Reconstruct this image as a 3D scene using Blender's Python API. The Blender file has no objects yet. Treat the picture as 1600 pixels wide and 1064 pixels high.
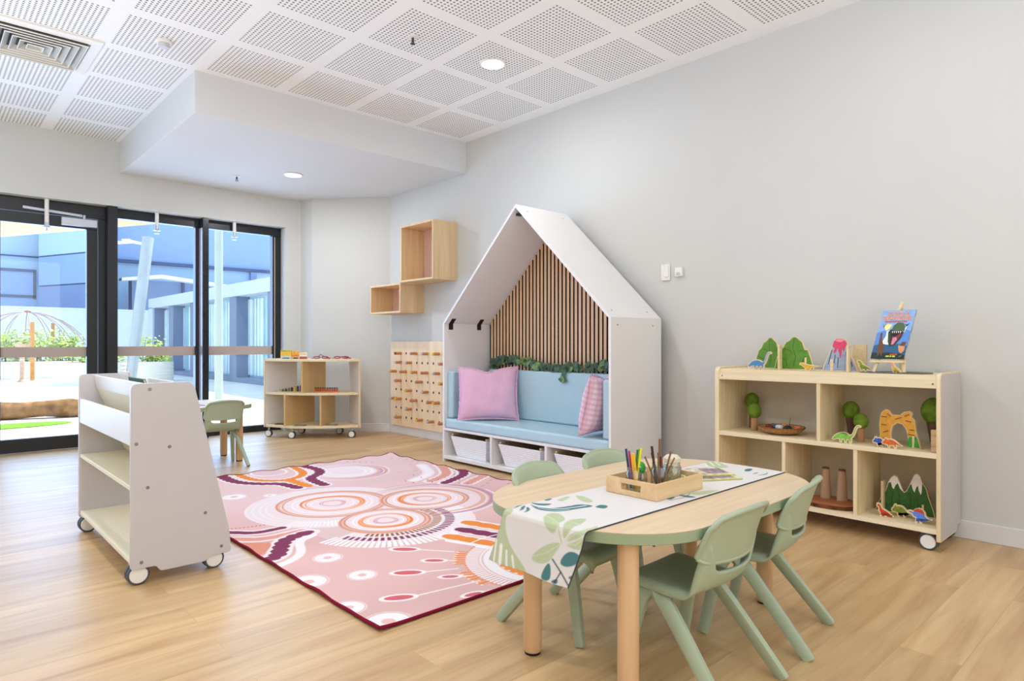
import bpy, bmesh, math, random
import numpy as np
from mathutils import Vector, Matrix, Euler
random.seed(7); rng = np.random.default_rng(7)
C = bpy.context.scene.collection
PI = math.pi
def R(d): return math.radians(d)

# ---------------------------------------------------------------- colour + materials
def lin(c):
    if isinstance(c, str):
        c = c.lstrip('#'); c = [int(c[i:i+2], 16) for i in (0, 2, 4)]
    return tuple(((v/255)/12.92 if v/255 <= .04045 else ((v/255+.055)/1.055)**2.4) for v in c)
MATS = {}
def nmat(name):
    m = bpy.data.materials.new(name); m.use_nodes = True
    nt = m.node_tree; b = nt.nodes['Principled BSDF']; MATS[name] = m
    return m, nt, b
def mat(name, col, rough=.5, spec=.5, var=.04, scale=6., metal=0., bump=0., bscale=60., emit=0., coat=0., trans=0.):
    m, nt, b = nmat(name); N = nt.nodes; L = nt.links
    c = lin(col)
    tc = N.new('ShaderNodeTexCoord'); nz = N.new('ShaderNodeTexNoise'); nz.inputs['Scale'].default_value = scale
    nz.inputs['Detail'].default_value = 3
    L.new(tc.outputs['Object'], nz.inputs['Vector'])
    cr = N.new('ShaderNodeValToRGB'); L.new(nz.outputs['Fac'], cr.inputs['Fac'])
    cr.color_ramp.elements[0].position = .3; cr.color_ramp.elements[1].position = .7
    cr.color_ramp.elements[0].color = (*[v*(1-var) for v in c], 1); cr.color_ramp.elements[1].color = (*[min(1, v*(1+var)) for v in c], 1)
    L.new(cr.outputs['Color'], b.inputs['Base Color'])
    b.inputs['Roughness'].default_value = rough; b.inputs['Specular IOR Level'].default_value = spec
    b.inputs['Metallic'].default_value = metal; b.inputs['Coat Weight'].default_value = coat
    if trans: b.inputs['Transmission Weight'].default_value = trans
    if emit:
        b.inputs['Emission Color'].default_value = (*c, 1); b.inputs['Emission Strength'].default_value = emit
    if bump:
        n2 = N.new('ShaderNodeTexNoise'); n2.inputs['Scale'].default_value = bscale; n2.inputs['Detail'].default_value = 2
        L.new(tc.outputs['Object'], n2.inputs['Vector'])
        bp = N.new('ShaderNodeBump'); bp.inputs['Strength'].default_value = bump; bp.inputs['Distance'].default_value = .01
        L.new(n2.outputs['Fac'], bp.inputs['Height']); L.new(bp.outputs['Normal'], b.inputs['Normal'])
    return m
def wood(name, c1, c2, axis='z', scale=14., stretch=.06, rough=.5, spec=.4):
    m, nt, b = nmat(name); N = nt.nodes; L = nt.links
    tc = N.new('ShaderNodeTexCoord'); mp = N.new('ShaderNodeMapping')
    s = [1, 1, 1]; s['xyz'.index(axis)] = stretch; mp.inputs['Scale'].default_value = s
    L.new(tc.outputs['Object'], mp.inputs['Vector'])
    nz = N.new('ShaderNodeTexNoise'); nz.inputs['Scale'].default_value = scale*3; nz.inputs['Detail'].default_value = 5; nz.inputs['Roughness'].default_value = .6
    L.new(mp.outputs['Vector'], nz.inputs['Vector'])
    cr = N.new('ShaderNodeValToRGB'); L.new(nz.outputs['Fac'], cr.inputs['Fac'])
    cr.color_ramp.elements[0].position = .32; cr.color_ramp.elements[1].position = .68
    cr.color_ramp.elements[0].color = (*lin(c2), 1); cr.color_ramp.elements[1].color = (*lin(c1), 1)
    L.new(cr.outputs['Color'], b.inputs['Base Color'])
    b.inputs['Roughness'].default_value = rough; b.inputs['Specular IOR Level'].default_value = spec
    return m
def vcol(name, rough=.9, spec=.1, bump=0., bscale=300.):
    m, nt, b = nmat(name); N = nt.nodes; L = nt.links
    a = N.new('ShaderNodeAttribute'); a.attribute_name = 'Col'
    L.new(a.outputs['Color'], b.inputs['Base Color'])
    b.inputs['Roughness'].default_value = rough; b.inputs['Specular IOR Level'].default_value = spec
    if bump:
        tc = N.new('ShaderNodeTexCoord'); n2 = N.new('ShaderNodeTexNoise'); n2.inputs['Scale'].default_value = bscale
        L.new(tc.outputs['Object'], n2.inputs['Vector'])
        bp = N.new('ShaderNodeBump'); bp.inputs['Strength'].default_value = bump; bp.inputs['Distance'].default_value = .003
        L.new(n2.outputs['Fac'], bp.inputs['Height']); L.new(bp.outputs['Normal'], b.inputs['Normal'])
    return m
def glass(name, tint=(1, 1, 1), gloss=.06):
    m, nt, b = nmat(name); N = nt.nodes; L = nt.links
    t = N.new('ShaderNodeBsdfTransparent'); t.inputs['Color'].default_value = (*tint, 1)
    g = N.new('ShaderNodeBsdfGlossy'); g.inputs['Roughness'].default_value = .02
    lw = N.new('ShaderNodeLayerWeight'); lw.inputs['Blend'].default_value = .25
    mu = N.new('ShaderNodeMath'); mu.operation = 'MULTIPLY_ADD'; mu.inputs[1].default_value = .35; mu.inputs[2].default_value = gloss
    L.new(lw.outputs['Fresnel'], mu.inputs[0])
    mx = N.new('ShaderNodeMixShader'); L.new(mu.outputs[0], mx.inputs['Fac']); L.new(t.outputs[0], mx.inputs[1]); L.new(g.outputs[0], mx.inputs[2])
    L.new(mx.outputs[0], N['Material Output'].inputs['Surface'])
    return m

# ---------------------------------------------------------------- geometry builder
class G:
    def __init__(s): s.v = []; s.f = []; s.m = []
    def add(s, vs, fs, m=0):
        o = len(s.v); s.v += [tuple(p) for p in vs]
        for f in fs: s.f.append([i+o for i in f]); s.m.append(m)
        return s
    def box(s, x0, x1, y0, y1, z0, z1, m=0):
        return s.add([(x0,y0,z0),(x1,y0,z0),(x1,y1,z0),(x0,y1,z0),(x0,y0,z1),(x1,y0,z1),(x1,y1,z1),(x0,y1,z1)],
                     [(0,3,2,1),(4,5,6,7),(0,1,5,4),(1,2,6,5),(2,3,7,6),(3,0,4,7)], m)
    def prism(s, poly, d0, d1, axis='z', m=0):
        f = {'z': lambda u, v, d: (u, v, d), 'y': lambda u, v, d: (u, d, v), 'x': lambda u, v, d: (d, u, v)}[axis]
        n = len(poly)
        vs = [f(u, v, d0) for u, v in poly]+[f(u, v, d1) for u, v in poly]
        return s.add(vs, [list(range(n))[::-1], list(range(n, 2*n))]+[(i, (i+1) % n, n+(i+1) % n, n+i) for i in range(n)], m)
    def poly(s, pts, m=0): return s.add(pts, [list(range(len(pts)))], m)
    def bar(s, p0, p1, w0, d0, w1=None, d1=None, up=(0, 0, 1), m=0):
        w1 = w0 if w1 is None else w1; d1 = d0 if d1 is None else d1
        a, b = Vector(p0), Vector(p1); t = (b-a).normalized(); u = Vector(up)
        x = t.cross(u)
        if x.length < 1e-4: x = t.cross(Vector((1, 0, 0)))
        x.normalize(); y = x.cross(t).normalized(); vs = []
        for c, w, d in ((a, w0, d0), (b, w1, d1)):
            for i, j in ((-1, -1), (1, -1), (1, 1), (-1, 1)): vs.append(c+x*(i*w/2)+y*(j*d/2))
        return s.add(vs, [(0,3,2,1),(4,5,6,7),(0,1,5,4),(1,2,6,5),(2,3,7,6),(3,0,4,7)], m)
    def tube(s, path, r, n=10, m=0, caps=True):
        P = [Vector(p) for p in path]; k = len(P); rs = r if isinstance(r, (list, tuple)) else [r]*k
        vs = []; ref = None
        for i in range(k):
            t = (P[min(i+1, k-1)]-P[max(i-1, 0)]).normalized()
            if ref is None: ref = Vector((0, 0, 1)) if abs(t.z) < .9 else Vector((1, 0, 0))
            x = t.cross(ref).normalized(); y = x.cross(t).normalized(); ref = y
            for j in range(n):
                a = 2*PI*j/n; vs.append(P[i]+(x*math.cos(a)+y*math.sin(a))*rs[i])
        fs = [(i*n+j, i*n+(j+1) % n, (i+1)*n+(j+1) % n, (i+1)*n+j) for i in range(k-1) for j in range(n)]
        if caps: fs += [list(range(n))[::-1], list(range((k-1)*n, k*n))]
        return s.add(vs, fs, m)
    def sweep(s, path, wd, up, m=0):
        P = [Vector(p) for p in path]; k = len(P); vs = []; U = Vector(up)
        for i in range(k):
            t = (P[min(i+1, k-1)]-P[max(i-1, 0)]).normalized(); x = t.cross(U).normalized(); y = x.cross(t).normalized(); w, d = wd[i]; c = .28
            for a, b in ((-1, -1+c), (-1+c, -1), (1-c, -1), (1, -1+c), (1, 1-c), (1-c, 1), (-1+c, 1), (-1, 1-c)): vs.append(P[i]+x*(a*w/2)+y*(b*d/2))
        n = 8; fs = [(i*n+j, i*n+(j+1) % n, (i+1)*n+(j+1) % n, (i+1)*n+j) for i in range(k-1) for j in range(n)]+[list(range(n))[::-1], list(range((k-1)*n, k*n))]
        return s.add(vs, fs, m)
    def cyl(s, p0, p1, r0, r1=None, n=20, m=0): return s.tube([p0, p1], [r0, r0 if r1 is None else r1], n, m)
    def lathe(s, prof, c=(0, 0, 0), n=24, m=0, axis='z', caps=True):
        vs = []; fs = []; k = len(prof)
        f = {'z': lambda x, y, z: (x, y, z), 'x': lambda x, y, z: (z, x, y), 'y': lambda x, y, z: (x, z, y)}[axis]
        for r, z in prof:
            for j in range(n):
                a = 2*PI*j/n; p = f(r*math.cos(a), r*math.sin(a), z); vs.append((p[0]+c[0], p[1]+c[1], p[2]+c[2]))
        for i in range(k-1):
            for j in range(n): fs.append((i*n+j, i*n+(j+1) % n, (i+1)*n+(j+1) % n, (i+1)*n+j))
        if caps and prof[0][0] > 1e-5: fs.append(list(range(n))[::-1])
        if caps and prof[-1][0] > 1e-5: fs.append(list(range((k-1)*n, k*n)))
        return s.add(vs, fs, m)
    def ball(s, c, rx, ry=None, rz=None, n=16, m=0):
        ry = ry or rx; rz = rz or rx; k = n//2
        vs = [(c[0]+rx*math.sin(PI*i/k)*math.cos(2*PI*j/n), c[1]+ry*math.sin(PI*i/k)*math.sin(2*PI*j/n), c[2]-rz*math.cos(PI*i/k)) for i in range(k+1) for j in range(n)]
        return s.add(vs, [(i*n+j, i*n+(j+1) % n, (i+1)*n+(j+1) % n, (i+1)*n+j) for i in range(k) for j in range(n)], m)
    def grid(s, fn, nu, nv, m=0):
        vs = [fn(i/nu, j/nv) for i in range(nu+1) for j in range(nv+1)]; w = nv+1
        return s.add(vs, [(i*w+j, (i+1)*w+j, (i+1)*w+j+1, i*w+j+1) for i in range(nu) for j in range(nv)], m)
    def build(s, name, mats, parent=None, world=True, bevel=0., smooth=35, solid=0., sub=0, weld=True, seg=2):
        me = bpy.data.meshes.new(name); vs = s.v
        if parent is not None and world:
            inv = (Matrix.Translation(parent['_loc'])@Matrix.Rotation(parent['_rz'], 4, 'Z')).inverted() if '_loc' in parent else Matrix()
            vs = [tuple(inv@Vector(p)) for p in vs]
        me.from_pydata(vs, [], s.f)
        mats = mats if isinstance(mats, (list, tuple)) else [mats]
        for mm in mats: me.materials.append(mm)
        me.polygons.foreach_set('material_index', s.m)
        bm = bmesh.new(); bm.from_mesh(me)
        if weld: bmesh.ops.remove_doubles(bm, verts=bm.verts, dist=1e-5)
        bmesh.ops.recalc_face_normals(bm, faces=bm.faces); bm.to_mesh(me); bm.free()
        if smooth:
            me.polygons.foreach_set('use_smooth', [True]*len(me.polygons)); me.set_sharp_from_angle(angle=R(smooth))
        o = bpy.data.objects.new(name, me); C.objects.link(o)
        if parent is not None: o.parent = parent
        if sub: q = o.modifiers.new('sub', 'SUBSURF'); q.levels = sub; q.render_levels = sub
        if solid: q = o.modifiers.new('solid', 'SOLIDIFY'); q.thickness = solid; q.offset = 0
        if bevel:
            q = o.modifiers.new('bev', 'BEVEL'); q.width = bevel; q.segments = seg; q.limit_method = 'ANGLE'; q.angle_limit = R(40)
        return o
def tag(o, label, cat, group=None):
    o['label'] = label; o['category'] = cat
    if group: o['group'] = group
    return o
ROOTS = []
def thing(name, label, cat, loc, rz=0., group=None):
    o = bpy.data.objects.new(name, None); C.objects.link(o); o.empty_display_size = .05
    o.location = loc; o.rotation_euler = (0, 0, rz); o['_loc'] = list(loc); o['_rz'] = rz; ROOTS.append(o)
    return tag(o, label, cat, group)
def group_root(name, loc=(0, 0, 0)):
    o = bpy.data.objects.new(name, None); C.objects.link(o); o.location = loc; o['_loc'] = list(loc); o['_rz'] = 0.; o['kind'] = 'structure'; ROOTS.append(o)
    return o
def struct(o): o['kind'] = 'structure'; return o
def dup(root, loc, rz, label, group=None):
    r = root.copy(); C.objects.link(r); r.location = loc; r.rotation_euler = (0, 0, rz); r['label'] = label
    if group: r['group'] = group
    for ch in list(root.children):
        c = ch.copy(); C.objects.link(c); c.parent = r
        for g in ch.children:
            d = g.copy(); C.objects.link(d); d.parent = c
    return r
def partlabel(o, s): o['label'] = s; return o

# ---------------------------------------------------------------- palette
WALL = mat('wall_paint', '#cfcfcc', .7, .2, .012, 1.5)
CEILW = mat('ceiling_paint', '#d9d9da', .8, .1, .01, 2.)
SKIRT = mat('skirting_paint', '#dcdbdc', .5, .3, .01)
WHITE = mat('white_laminate', '#e6e3e1', .4, .4, .01)
WHITEGREY = mat('white_melamine', '#c8c4c6', .4, .4, .01)
BLACKM = mat('dark_anodised_metal', '#191b1f', .35, .5, .05)
BLACKP = mat('black_plastic', '#141414', .5, .4, .05)
GREYP = mat('grey_rubber', '#55585d', .6, .3, .05)
WHITEP = mat('white_plastic', '#eceae6', .45, .4, .01)
SILVER = mat('silver_metal', '#c8ccd6', .35, .5, .02, metal=.3)
STEEL = mat('steel_screw', '#8d8a88', .35, .5, .03, metal=.8)
BIRCH = wood('birch_ply', '#efe0c0', '#e4d0a8', 'y')
BIRCHZ = wood('birch_ply_upright', '#eddcb8', '#dcc597', 'z')
PLYP = wood('pegboard_ply', '#f6e0c0', '#eed2ad', 'z', 8)
TAN = wood('tan_divider', '#d9b985', '#cfae78', 'z', 8)
CUBEW = wood('cube_ply', '#e3c79c', '#d2b083', 'z', 7)
BEECH = wood('beech_leg', '#dcb88f', '#d0a87e', 'z', 9)
TABLEW = wood('table_top_birch', '#ddc6a8', '#d2b896', 'x', 10)
TRAYW = wood('tray_pine', '#e3c499', '#d3ae7f', 'x', 10)
SAGE = mat('sage_plastic', '#a3b095', .38, .5, .03, 4, bump=.02, bscale=400)
SAGEE = mat('sage_edging', '#94a383', .45, .4, .02)
VINYL = mat('blue_vinyl', '#b0cdd8', .45, .4, .02, 8)
PINK = mat('pink_velvet', '#dcb2cb', .85, .2, .05, 12, bump=.15, bscale=120)
IVYG = mat('ivy_leaf', '#45604a', .5, .4, .45, 25)
IVYS = mat('ivy_stem', '#7a8a3c', .6, .3, .1)
SLATW = wood('slat_oak', '#e2c09c', '#d6ae88', 'z', 8)
FELT = mat('black_felt', '#0e0b09', .9, .1, .1)
CREAM = mat('cream_melamine', '#ece5cb', .45, .35, .01)

# ---------------------------------------------------------------- camera (1600x1064 frame)
F = 1015.; H = 1.02; A = math.atan(940/F)
cam = bpy.data.objects.new('camera', bpy.data.cameras.new('camera')); C.objects.link(cam)
cam.location = (0, 0, H); cam.rotation_euler = (PI/2, 0, -A)
cam.data.sensor_width = 36; cam.data.lens = F/1600*36; cam.data.shift_y = 4/1600; cam.data.clip_start = .05
bpy.context.scene.camera = cam

# ================================================================= ROOM SHELL
ZC = 3.01
def floor_mat():
    m, nt, b = nmat('oak_vinyl_planks'); N = nt.nodes; L = nt.links
    tc = N.new('ShaderNodeTexCoord')
    br = N.new('ShaderNodeTexBrick'); br.offset = .37; br.inputs['Scale'].default_value = 1
    br.inputs['Brick Width'].default_value = 1.22; br.inputs['Row Height'].default_value = .18
    br.inputs['Mortar Size'].default_value = .0011; br.inputs['Mortar Smooth'].default_value = .4; br.inputs['Bias'].default_value = 0
    br.inputs['Color1'].default_value = (0, 0, 0, 1); br.inputs['Color2'].default_value = (1, 1, 1, 1); br.inputs['Mortar'].default_value = (.5, .5, .5, 1)
    L.new(tc.outputs['Object'], br.inputs['Vector'])
    sep = N.new('ShaderNodeSeparateXYZ'); L.new(tc.outputs['Object'], sep.inputs[0])
    ofs = N.new('ShaderNodeMath'); ofs.operation = 'MULTIPLY'; ofs.inputs[1].default_value = 37.; L.new(br.outputs['Color'], ofs.inputs[0])
    cx = N.new('ShaderNodeMath'); cx.operation = 'MULTIPLY_ADD'; cx.inputs[1].default_value = .085; L.new(sep.outputs[0], cx.inputs[0]); L.new(ofs.outputs[0], cx.inputs[2])
    cmb = N.new('ShaderNodeCombineXYZ'); L.new(cx.outputs[0], cmb.inputs[0]); L.new(sep.outputs[1], cmb.inputs[1]); L.new(ofs.outputs[0], cmb.inputs[2])
    n1 = N.new('ShaderNodeTexNoise'); n1.inputs['Scale'].default_value = 16; n1.inputs['Detail'].default_value = 6; n1.inputs['Roughness'].default_value = .62; n1.inputs['Distortion'].default_value = .5
    L.new(cmb.outputs[0], n1.inputs['Vector'])
    cr = N.new('ShaderNodeValToRGB'); L.new(n1.outputs['Fac'], cr.inputs['Fac'])
    e = cr.color_ramp.elements; e[0].position = .25; e[0].color = (*lin('#b1895a'), 1); e[1].position = .75; e[1].color = (*lin('#dabb8c'), 1)
    k = e.new(.5); k.color = (*lin('#caa776'), 1)
    n2 = N.new('ShaderNodeTexNoise'); n2.inputs['Scale'].default_value = 3.2; n2.inputs['Detail'].default_value = 3; L.new(cmb.outputs[0], n2.inputs['Vector'])
    c2 = N.new('ShaderNodeValToRGB'); L.new(n2.outputs['Fac'], c2.inputs['Fac']); f = c2.color_ramp.elements
    f[0].position = .3; f[0].color = (.80, .76, .72, 1); f[1].position = .62; f[1].color = (1.05, 1.04, 1.02, 1)
    mx = N.new('ShaderNodeMix'); mx.data_type = 'RGBA'; mx.blend_type = 'MULTIPLY'; mx.inputs['Factor'].default_value = .8
    L.new(cr.outputs['Color'], mx.inputs['A']); L.new(c2.outputs['Color'], mx.inputs['B'])
    tint = N.new('ShaderNodeMapRange'); tint.inputs['To Min'].default_value = .93; tint.inputs['To Max'].default_value = 1.05; L.new(br.outputs['Color'], tint.inputs['Value'])
    m2 = N.new('ShaderNodeMix'); m2.data_type = 'RGBA'; m2.blend_type = 'MULTIPLY'; m2.inputs['Factor'].default_value = 1
    L.new(mx.outputs['Result'], m2.inputs['A']); L.new(tint.outputs[0], m2.inputs['B'])
    m3 = N.new('ShaderNodeMix'); m3.data_type = 'RGBA'; m3.inputs['B'].default_value = (*lin('#9a764a'), 1)
    mf = N.new('ShaderNodeMath'); mf.operation = 'MULTIPLY'; mf.inputs[1].default_value = .4; L.new(br.outputs['Fac'], mf.inputs[0])
    L.new(mf.outputs[0], m3.inputs['Factor']); L.new(m2.outputs['Result'], m3.inputs['A'])
    L.new(m3.outputs['Result'], b.inputs['Base Color'])
    b.inputs['Roughness'].default_value = .41; b.inputs['Specular IOR Level'].default_value = 1.
    bp = N.new('ShaderNodeBump'); bp.inputs['Strength'].default_value = .06; bp.inputs['Distance'].default_value = .004
    L.new(n1.outputs['Fac'], bp.inputs['Height']); L.new(bp.outputs['Normal'], b.inputs['Normal'])
    return m
def ceil_mat():
    m, nt, b = nmat('perforated_ceiling'); N = nt.nodes; L = nt.links
    tc = N.new('ShaderNodeTexCoord'); sep = N.new('ShaderNodeSeparateXYZ'); L.new(tc.outputs['Object'], sep.inputs[0])
    def M(op, a, b_=None, c=None):
        n = N.new('ShaderNodeMath'); n.operation = op
        for i, v in enumerate((a, b_, c)):
            if v is None: continue
            if isinstance(v, (int, float)): n.inputs[i].default_value = v
            else: L.new(v, n.inputs[i])
        return n.outputs[0]
    p = .49/18; r = .0072; ins = []; ds = []
    for ax, o, per in ((0, 2.80-6.06, .606), (1, 2.632-6.115, .6115)):
        f = M('FLOORED_MODULO', M('ADD', sep.outputs[ax], -o+.03), per)      # field coordinate + .03
        f = M('SUBTRACT', f, .03)
        ins.append(M('MULTIPLY', M('GREATER_THAN', f, -.01), M('LESS_THAN', f, .50)))
        h = M('SUBTRACT', M('FLOORED_MODULO', M('ADD', f, p/2+p*4), p), p/2)
        ds.append(M('MULTIPLY', h, h))
    hole = M('LESS_THAN', M('ADD', ds[0], ds[1]), r*r)
    fac = M('MULTIPLY', hole, M('MULTIPLY', ins[0], ins[1]))
    fac = M('MULTIPLY', fac, M('LESS_THAN', sep.outputs[0], 3.95))
    mx = N.new('ShaderNodeMix'); mx.data_type = 'RGBA'; mx.inputs['A'].default_value = (*lin('#f4f4f4'), 1); mx.inputs['B'].default_value = (*lin('#7c7b7a'), 1)
    L.new(fac, mx.inputs['Factor']); L.new(mx.outputs['Result'], b.inputs['Base Color']); b.inputs['Roughness'].default_value = .8
    b.inputs['Specular IOR Level'].default_value = .1
    return m
struct(G().box(-3, 4.15, -3, 7.6, -.1, 0).build('floor', floor_mat(), smooth=0))
struct(G().box(-3, 4.15, -3, 7.6, ZC, ZC+.1).build('ceiling', ceil_mat(), smooth=0))
struct(G().box(1.52, 4.06, 5.045, 7.37, 2.70, ZC+.001).build('ceiling_bulkhead', CEILW, bevel=.004))
struct(G().box(4.05, 4.17, -3, 6.45, 0, ZC).build('wall_right', WALL, smooth=0))
struct(G().prism([(4.06, 6.43), (3.435, 7.148), (3.40, 7.36), (3.40, 7.75), (4.4, 7.75), (4.4, 6.43)], 0, ZC).build('wall_diagonal', WALL, smooth=0))
wb = G(); wb.box(-3, 3.40, 7.36, 7.7, 2.37, ZC).box(3.21, 3.40, 7.36, 7.7, 0, 2.37).box(-3, -2.6, 7.36, 7.7, 0, 2.37)
struct(wb.build('wall_back', WALL, smooth=0, weld=False))
struct(G().box(-3.1, -3, -3, 7.7, 0, ZC).build('wall_left', WALL, smooth=0))
struct(G().box(-3.1, 4.17, -3.1, -3, 0, ZC).build('wall_front', WALL, smooth=0))
struct(G().box(4.036, 4.0495, -3, 6.44, .0, .095).build('baseboard_right', SKIRT, bevel=.003))
d = Vector((3.435-4.06, 7.148-6.43, 0)).normalized(); nn = Vector((-d.y, d.x, 0))*-1
if nn.dot(Vector((-1, -1, 0))) < 0: nn = -nn
a0 = Vector((4.06, 6.43, 0))+nn*.007-d*.0; a1 = Vector((3.435, 7.148, 0))+nn*.007
struct(G().bar((a0.x, a0.y, .0475), (a1.x, a1.y, .0475), .014, .095).build('baseboard_diagonal', SKIRT, bevel=.003))

# ---- door, windows
GLASS = glass('window_glass', (.93, .97, 1.0), .03)
FILM = mat('frosted_film', '#b7a9a4', .7, .2, .02)
door = group_root('door_1', (.9, 7.5, 0))
fr = G(); fr.box(.36, 1.42, 7.47, 7.57, 2.24, 2.368).box(.36, .47, 7.47, 7.57, 0, 2.24).box(1.36, 1.42, 7.47, 7.57, 0, 2.24).box(1.42, 1.505, 7.362, 7.58, 0, 2.368)
fr.build('door_frame', BLACKM, door, bevel=.003, weld=False)
lf = G(); lf.box(.475, 1.355, 7.485, 7.545, 2.132, 2.235).box(.475, 1.355, 7.485, 7.545, .008, .132).box(.475, .60, 7.485, 7.545, .132, 2.132).box(1.265, 1.355, 7.485, 7.545, .132, 2.132)
lf.build('door_leaf', BLACKM, door, bevel=.003, weld=False)
G().box(.598, 1.267, 7.512, 7.520, .13, 2.134).build('door_glass', GLASS, door, smooth=0)
G().box(.60, 1.265, 7.5105, 7.5118, .888, .982).build('frosted_band', FILM, door, smooth=0)
dc = G().box(1.055, 1.345, 7.435, 7.484, 2.148, 2.222); dc.build('door_closer', SILVER, door, bevel=.004)
ca = G().bar((.76, 7.462, 2.278), (1.225, 7.462, 2.252), .014, .024).cyl((1.24, 7.46, 2.215), (1.24, 7.46, 2.262), .012); ca.build('closer_arm', SILVER, door, bevel=.002)
w1 = group_root('window_1', (1.9, 7.5, 0))
f1 = G(); f1.box(1.505, 2.30, 7.48, 7.56, 2.275, 2.368).box(1.505, 2.30, 7.48, 7.56, 0, .07).box(2.262, 2.30, 7.48, 7.56, .07, 2.275)
f1.build('window_frame', BLACKM, w1, bevel=.003, weld=False)
m1 = G().box(2.30, 2.362, 7.362, 7.58, 0, 2.368); m1.build('mullion', mat('mullion_metal', '#26282c', .22, .6, .04, metal=.4), w1, bevel=.003)
G().box(2.2965, 2.2998, 7.372, 7.505, .02, 2.26).build('mullion_side', mat('brushed_aluminium', '#b7b3ba', .3, .5, .02, metal=.5), w1)  # pale plate holding the bright outdoor reflection on the dark mullion
G().box(1.503, 2.264, 7.512, 7.52, .068, 2.277).build('window_glass', GLASS, w1, smooth=0)
G().box(1.505, 2.262, 7.5105, 7.5118, .888, .985).build('frosted_band', FILM, w1, smooth=0)
w2 = group_root('window_2', (2.8, 7.5, 0))
f2 = G(); f2.box(2.362, 3.21, 7.48, 7.56, 2.275, 2.368).box(2.362, 3.21, 7.48, 7.56, 0, .07).box(3.11, 3.208, 7.48, 7.56, .07, 2.275)
f2.build('window_frame', BLACKM, w2, bevel=.003, weld=False)
G().box(3.128, 3.137, 7.474, 7.4798, .07, 2.26).build('glazing_bead', mat('bead_beige', '#c2ad92', .5), w2)  # reflection on the dark frame, drawn as a thin beige strip
G().box(2.36, 3.112, 7.512, 7.52, .068, 2.277).build('window_glass', GLASS, w2, smooth=0)
G().box(2.362, 3.11, 7.5105, 7.5118, .888, .985).build('frosted_band', FILM, w2, smooth=0)
w3 = group_root('window_3', (-1.1, 7.5, 0))  # unseen glazing added so light reaches the left floor and trolley
f3 = G(); f3.box(-2.6, .36, 7.48, 7.56, 2.275, 2.368).box(-2.6, .36, 7.48, 7.56, 0, .07).box(-2.6, -2.5, 7.48, 7.56, .07, 2.275).box(-1.16, -1.08, 7.362, 7.58, .07, 2.275).box(.28, .36, 7.362, 7.58, .07, 2.275)
f3.build('window_frame', BLACKM, w3, bevel=.003, weld=False)
G().box(-2.5, .28, 7.512, 7.52, .068, 2.277).build('window_glass', GLASS, w3, smooth=0)
# ---- drenchers hanging from the window head
for x, zl, lab in ((.936, 2.10, 'white drencher pipe hanging from the window head in front of the glass door'),
                   (1.868, 2.18, 'white drencher pipe hanging in front of the middle glass pane'),
                   (2.65, 2.20, 'white drencher pipe hanging in front of the glass pane beside the corner')):
    t = thing('drencher_sprinkler', lab, 'sprinkler', (x, 7.415, 2.37), 0, 'drenchers along the window head')
    G().cyl((x, 7.415, zl+.045), (x, 7.415, 2.3695), .018, n=16).build('pipe', WHITEP, t)
    g = G().lathe([(.034, 0), (.034, .004), (.02, .012), (.02, .035), (.018, .05)], (x, 7.415, zl), 16)
    g.cyl((x, 7.415, zl-.03), (x, 7.415, zl), .006, n=8).lathe([(.0, -.034), (.024, -.032), (.024, -.028), (0, -.026)], (x, 7.415, zl), 16)
    g.build('spray_head', SILVER, t)

# ---- ceiling fittings
LENS = mat('downlight_lens', '#ffffff', .4, .2, 0., emit=6.)
for (x, y, z), lab in (((3.04, 3.484, ZC), 'round white downlight glowing in the perforated ceiling'), ((2.80, 6.235, 2.70), 'round white downlight in the plain lowered ceiling')):
    t = thing('downlight', lab, 'ceiling light', (x, y, z), 0, 'recessed downlights')
    G().lathe([(.082, -.001), (.094, -.002), (.096, -.005), (.092, -.009), (.080, -.010)], (x, y, z), 32, caps=False).build('trim_ring', WHITEP, t)
    G().lathe([(0, -.009), (.06, -.009), (.082, -.007), (.082, -.002), (0, -.002)], (x, y, z), 32).build('lens', LENS, t)
for (x, y, z), lab in (((2.393, 3.531, ZC), 'small pendent sprinkler head under the perforated ceiling'), ((2.409, 6.674, 2.70), 'small pendent sprinkler head under the plain lowered ceiling')):
    t = thing('fire_sprinkler', lab, 'sprinkler', (x, y, z), 0, 'fire sprinklers')
    G().lathe([(.036, -.0005), (.034, -.006), (.016, -.010), (.0, -.010)], (x, y, z), 20).build('escutcheon', WHITEP, t)
    G().cyl((x, y, z-.034), (x, y, z-.009), .008, n=10).lathe([(0, -.052), (.016, -.050), (.016, -.047), (0, -.046)], (x, y, z), 12).bar((x-.009, y, z-.046), (x-.009, y, z-.03), .003, .003).bar((x+.009, y, z-.046), (x+.009, y, z-.03), .003, .003).build('nozzle', mat('sprinkler_metal', '#4a4745', .4, .5, .05, metal=.6), t)
t = thing('smoke_detector', 'small round white smoke detector on the perforated ceiling', 'detector', (1.225, 4.70, ZC))
G().lathe([(.05, -.0005), (.05, -.012), (.044, -.018)], (1.225, 4.70, ZC), 28).build('base_plate', WHITEP, t)
G().lathe([(.034, -.018), (.034, -.032), (.028, -.042), (0, -.045)], (1.225, 4.70, ZC), 28).build('sensing_chamber', mat('detector_grey', '#c4c6c8', .5), t)
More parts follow.
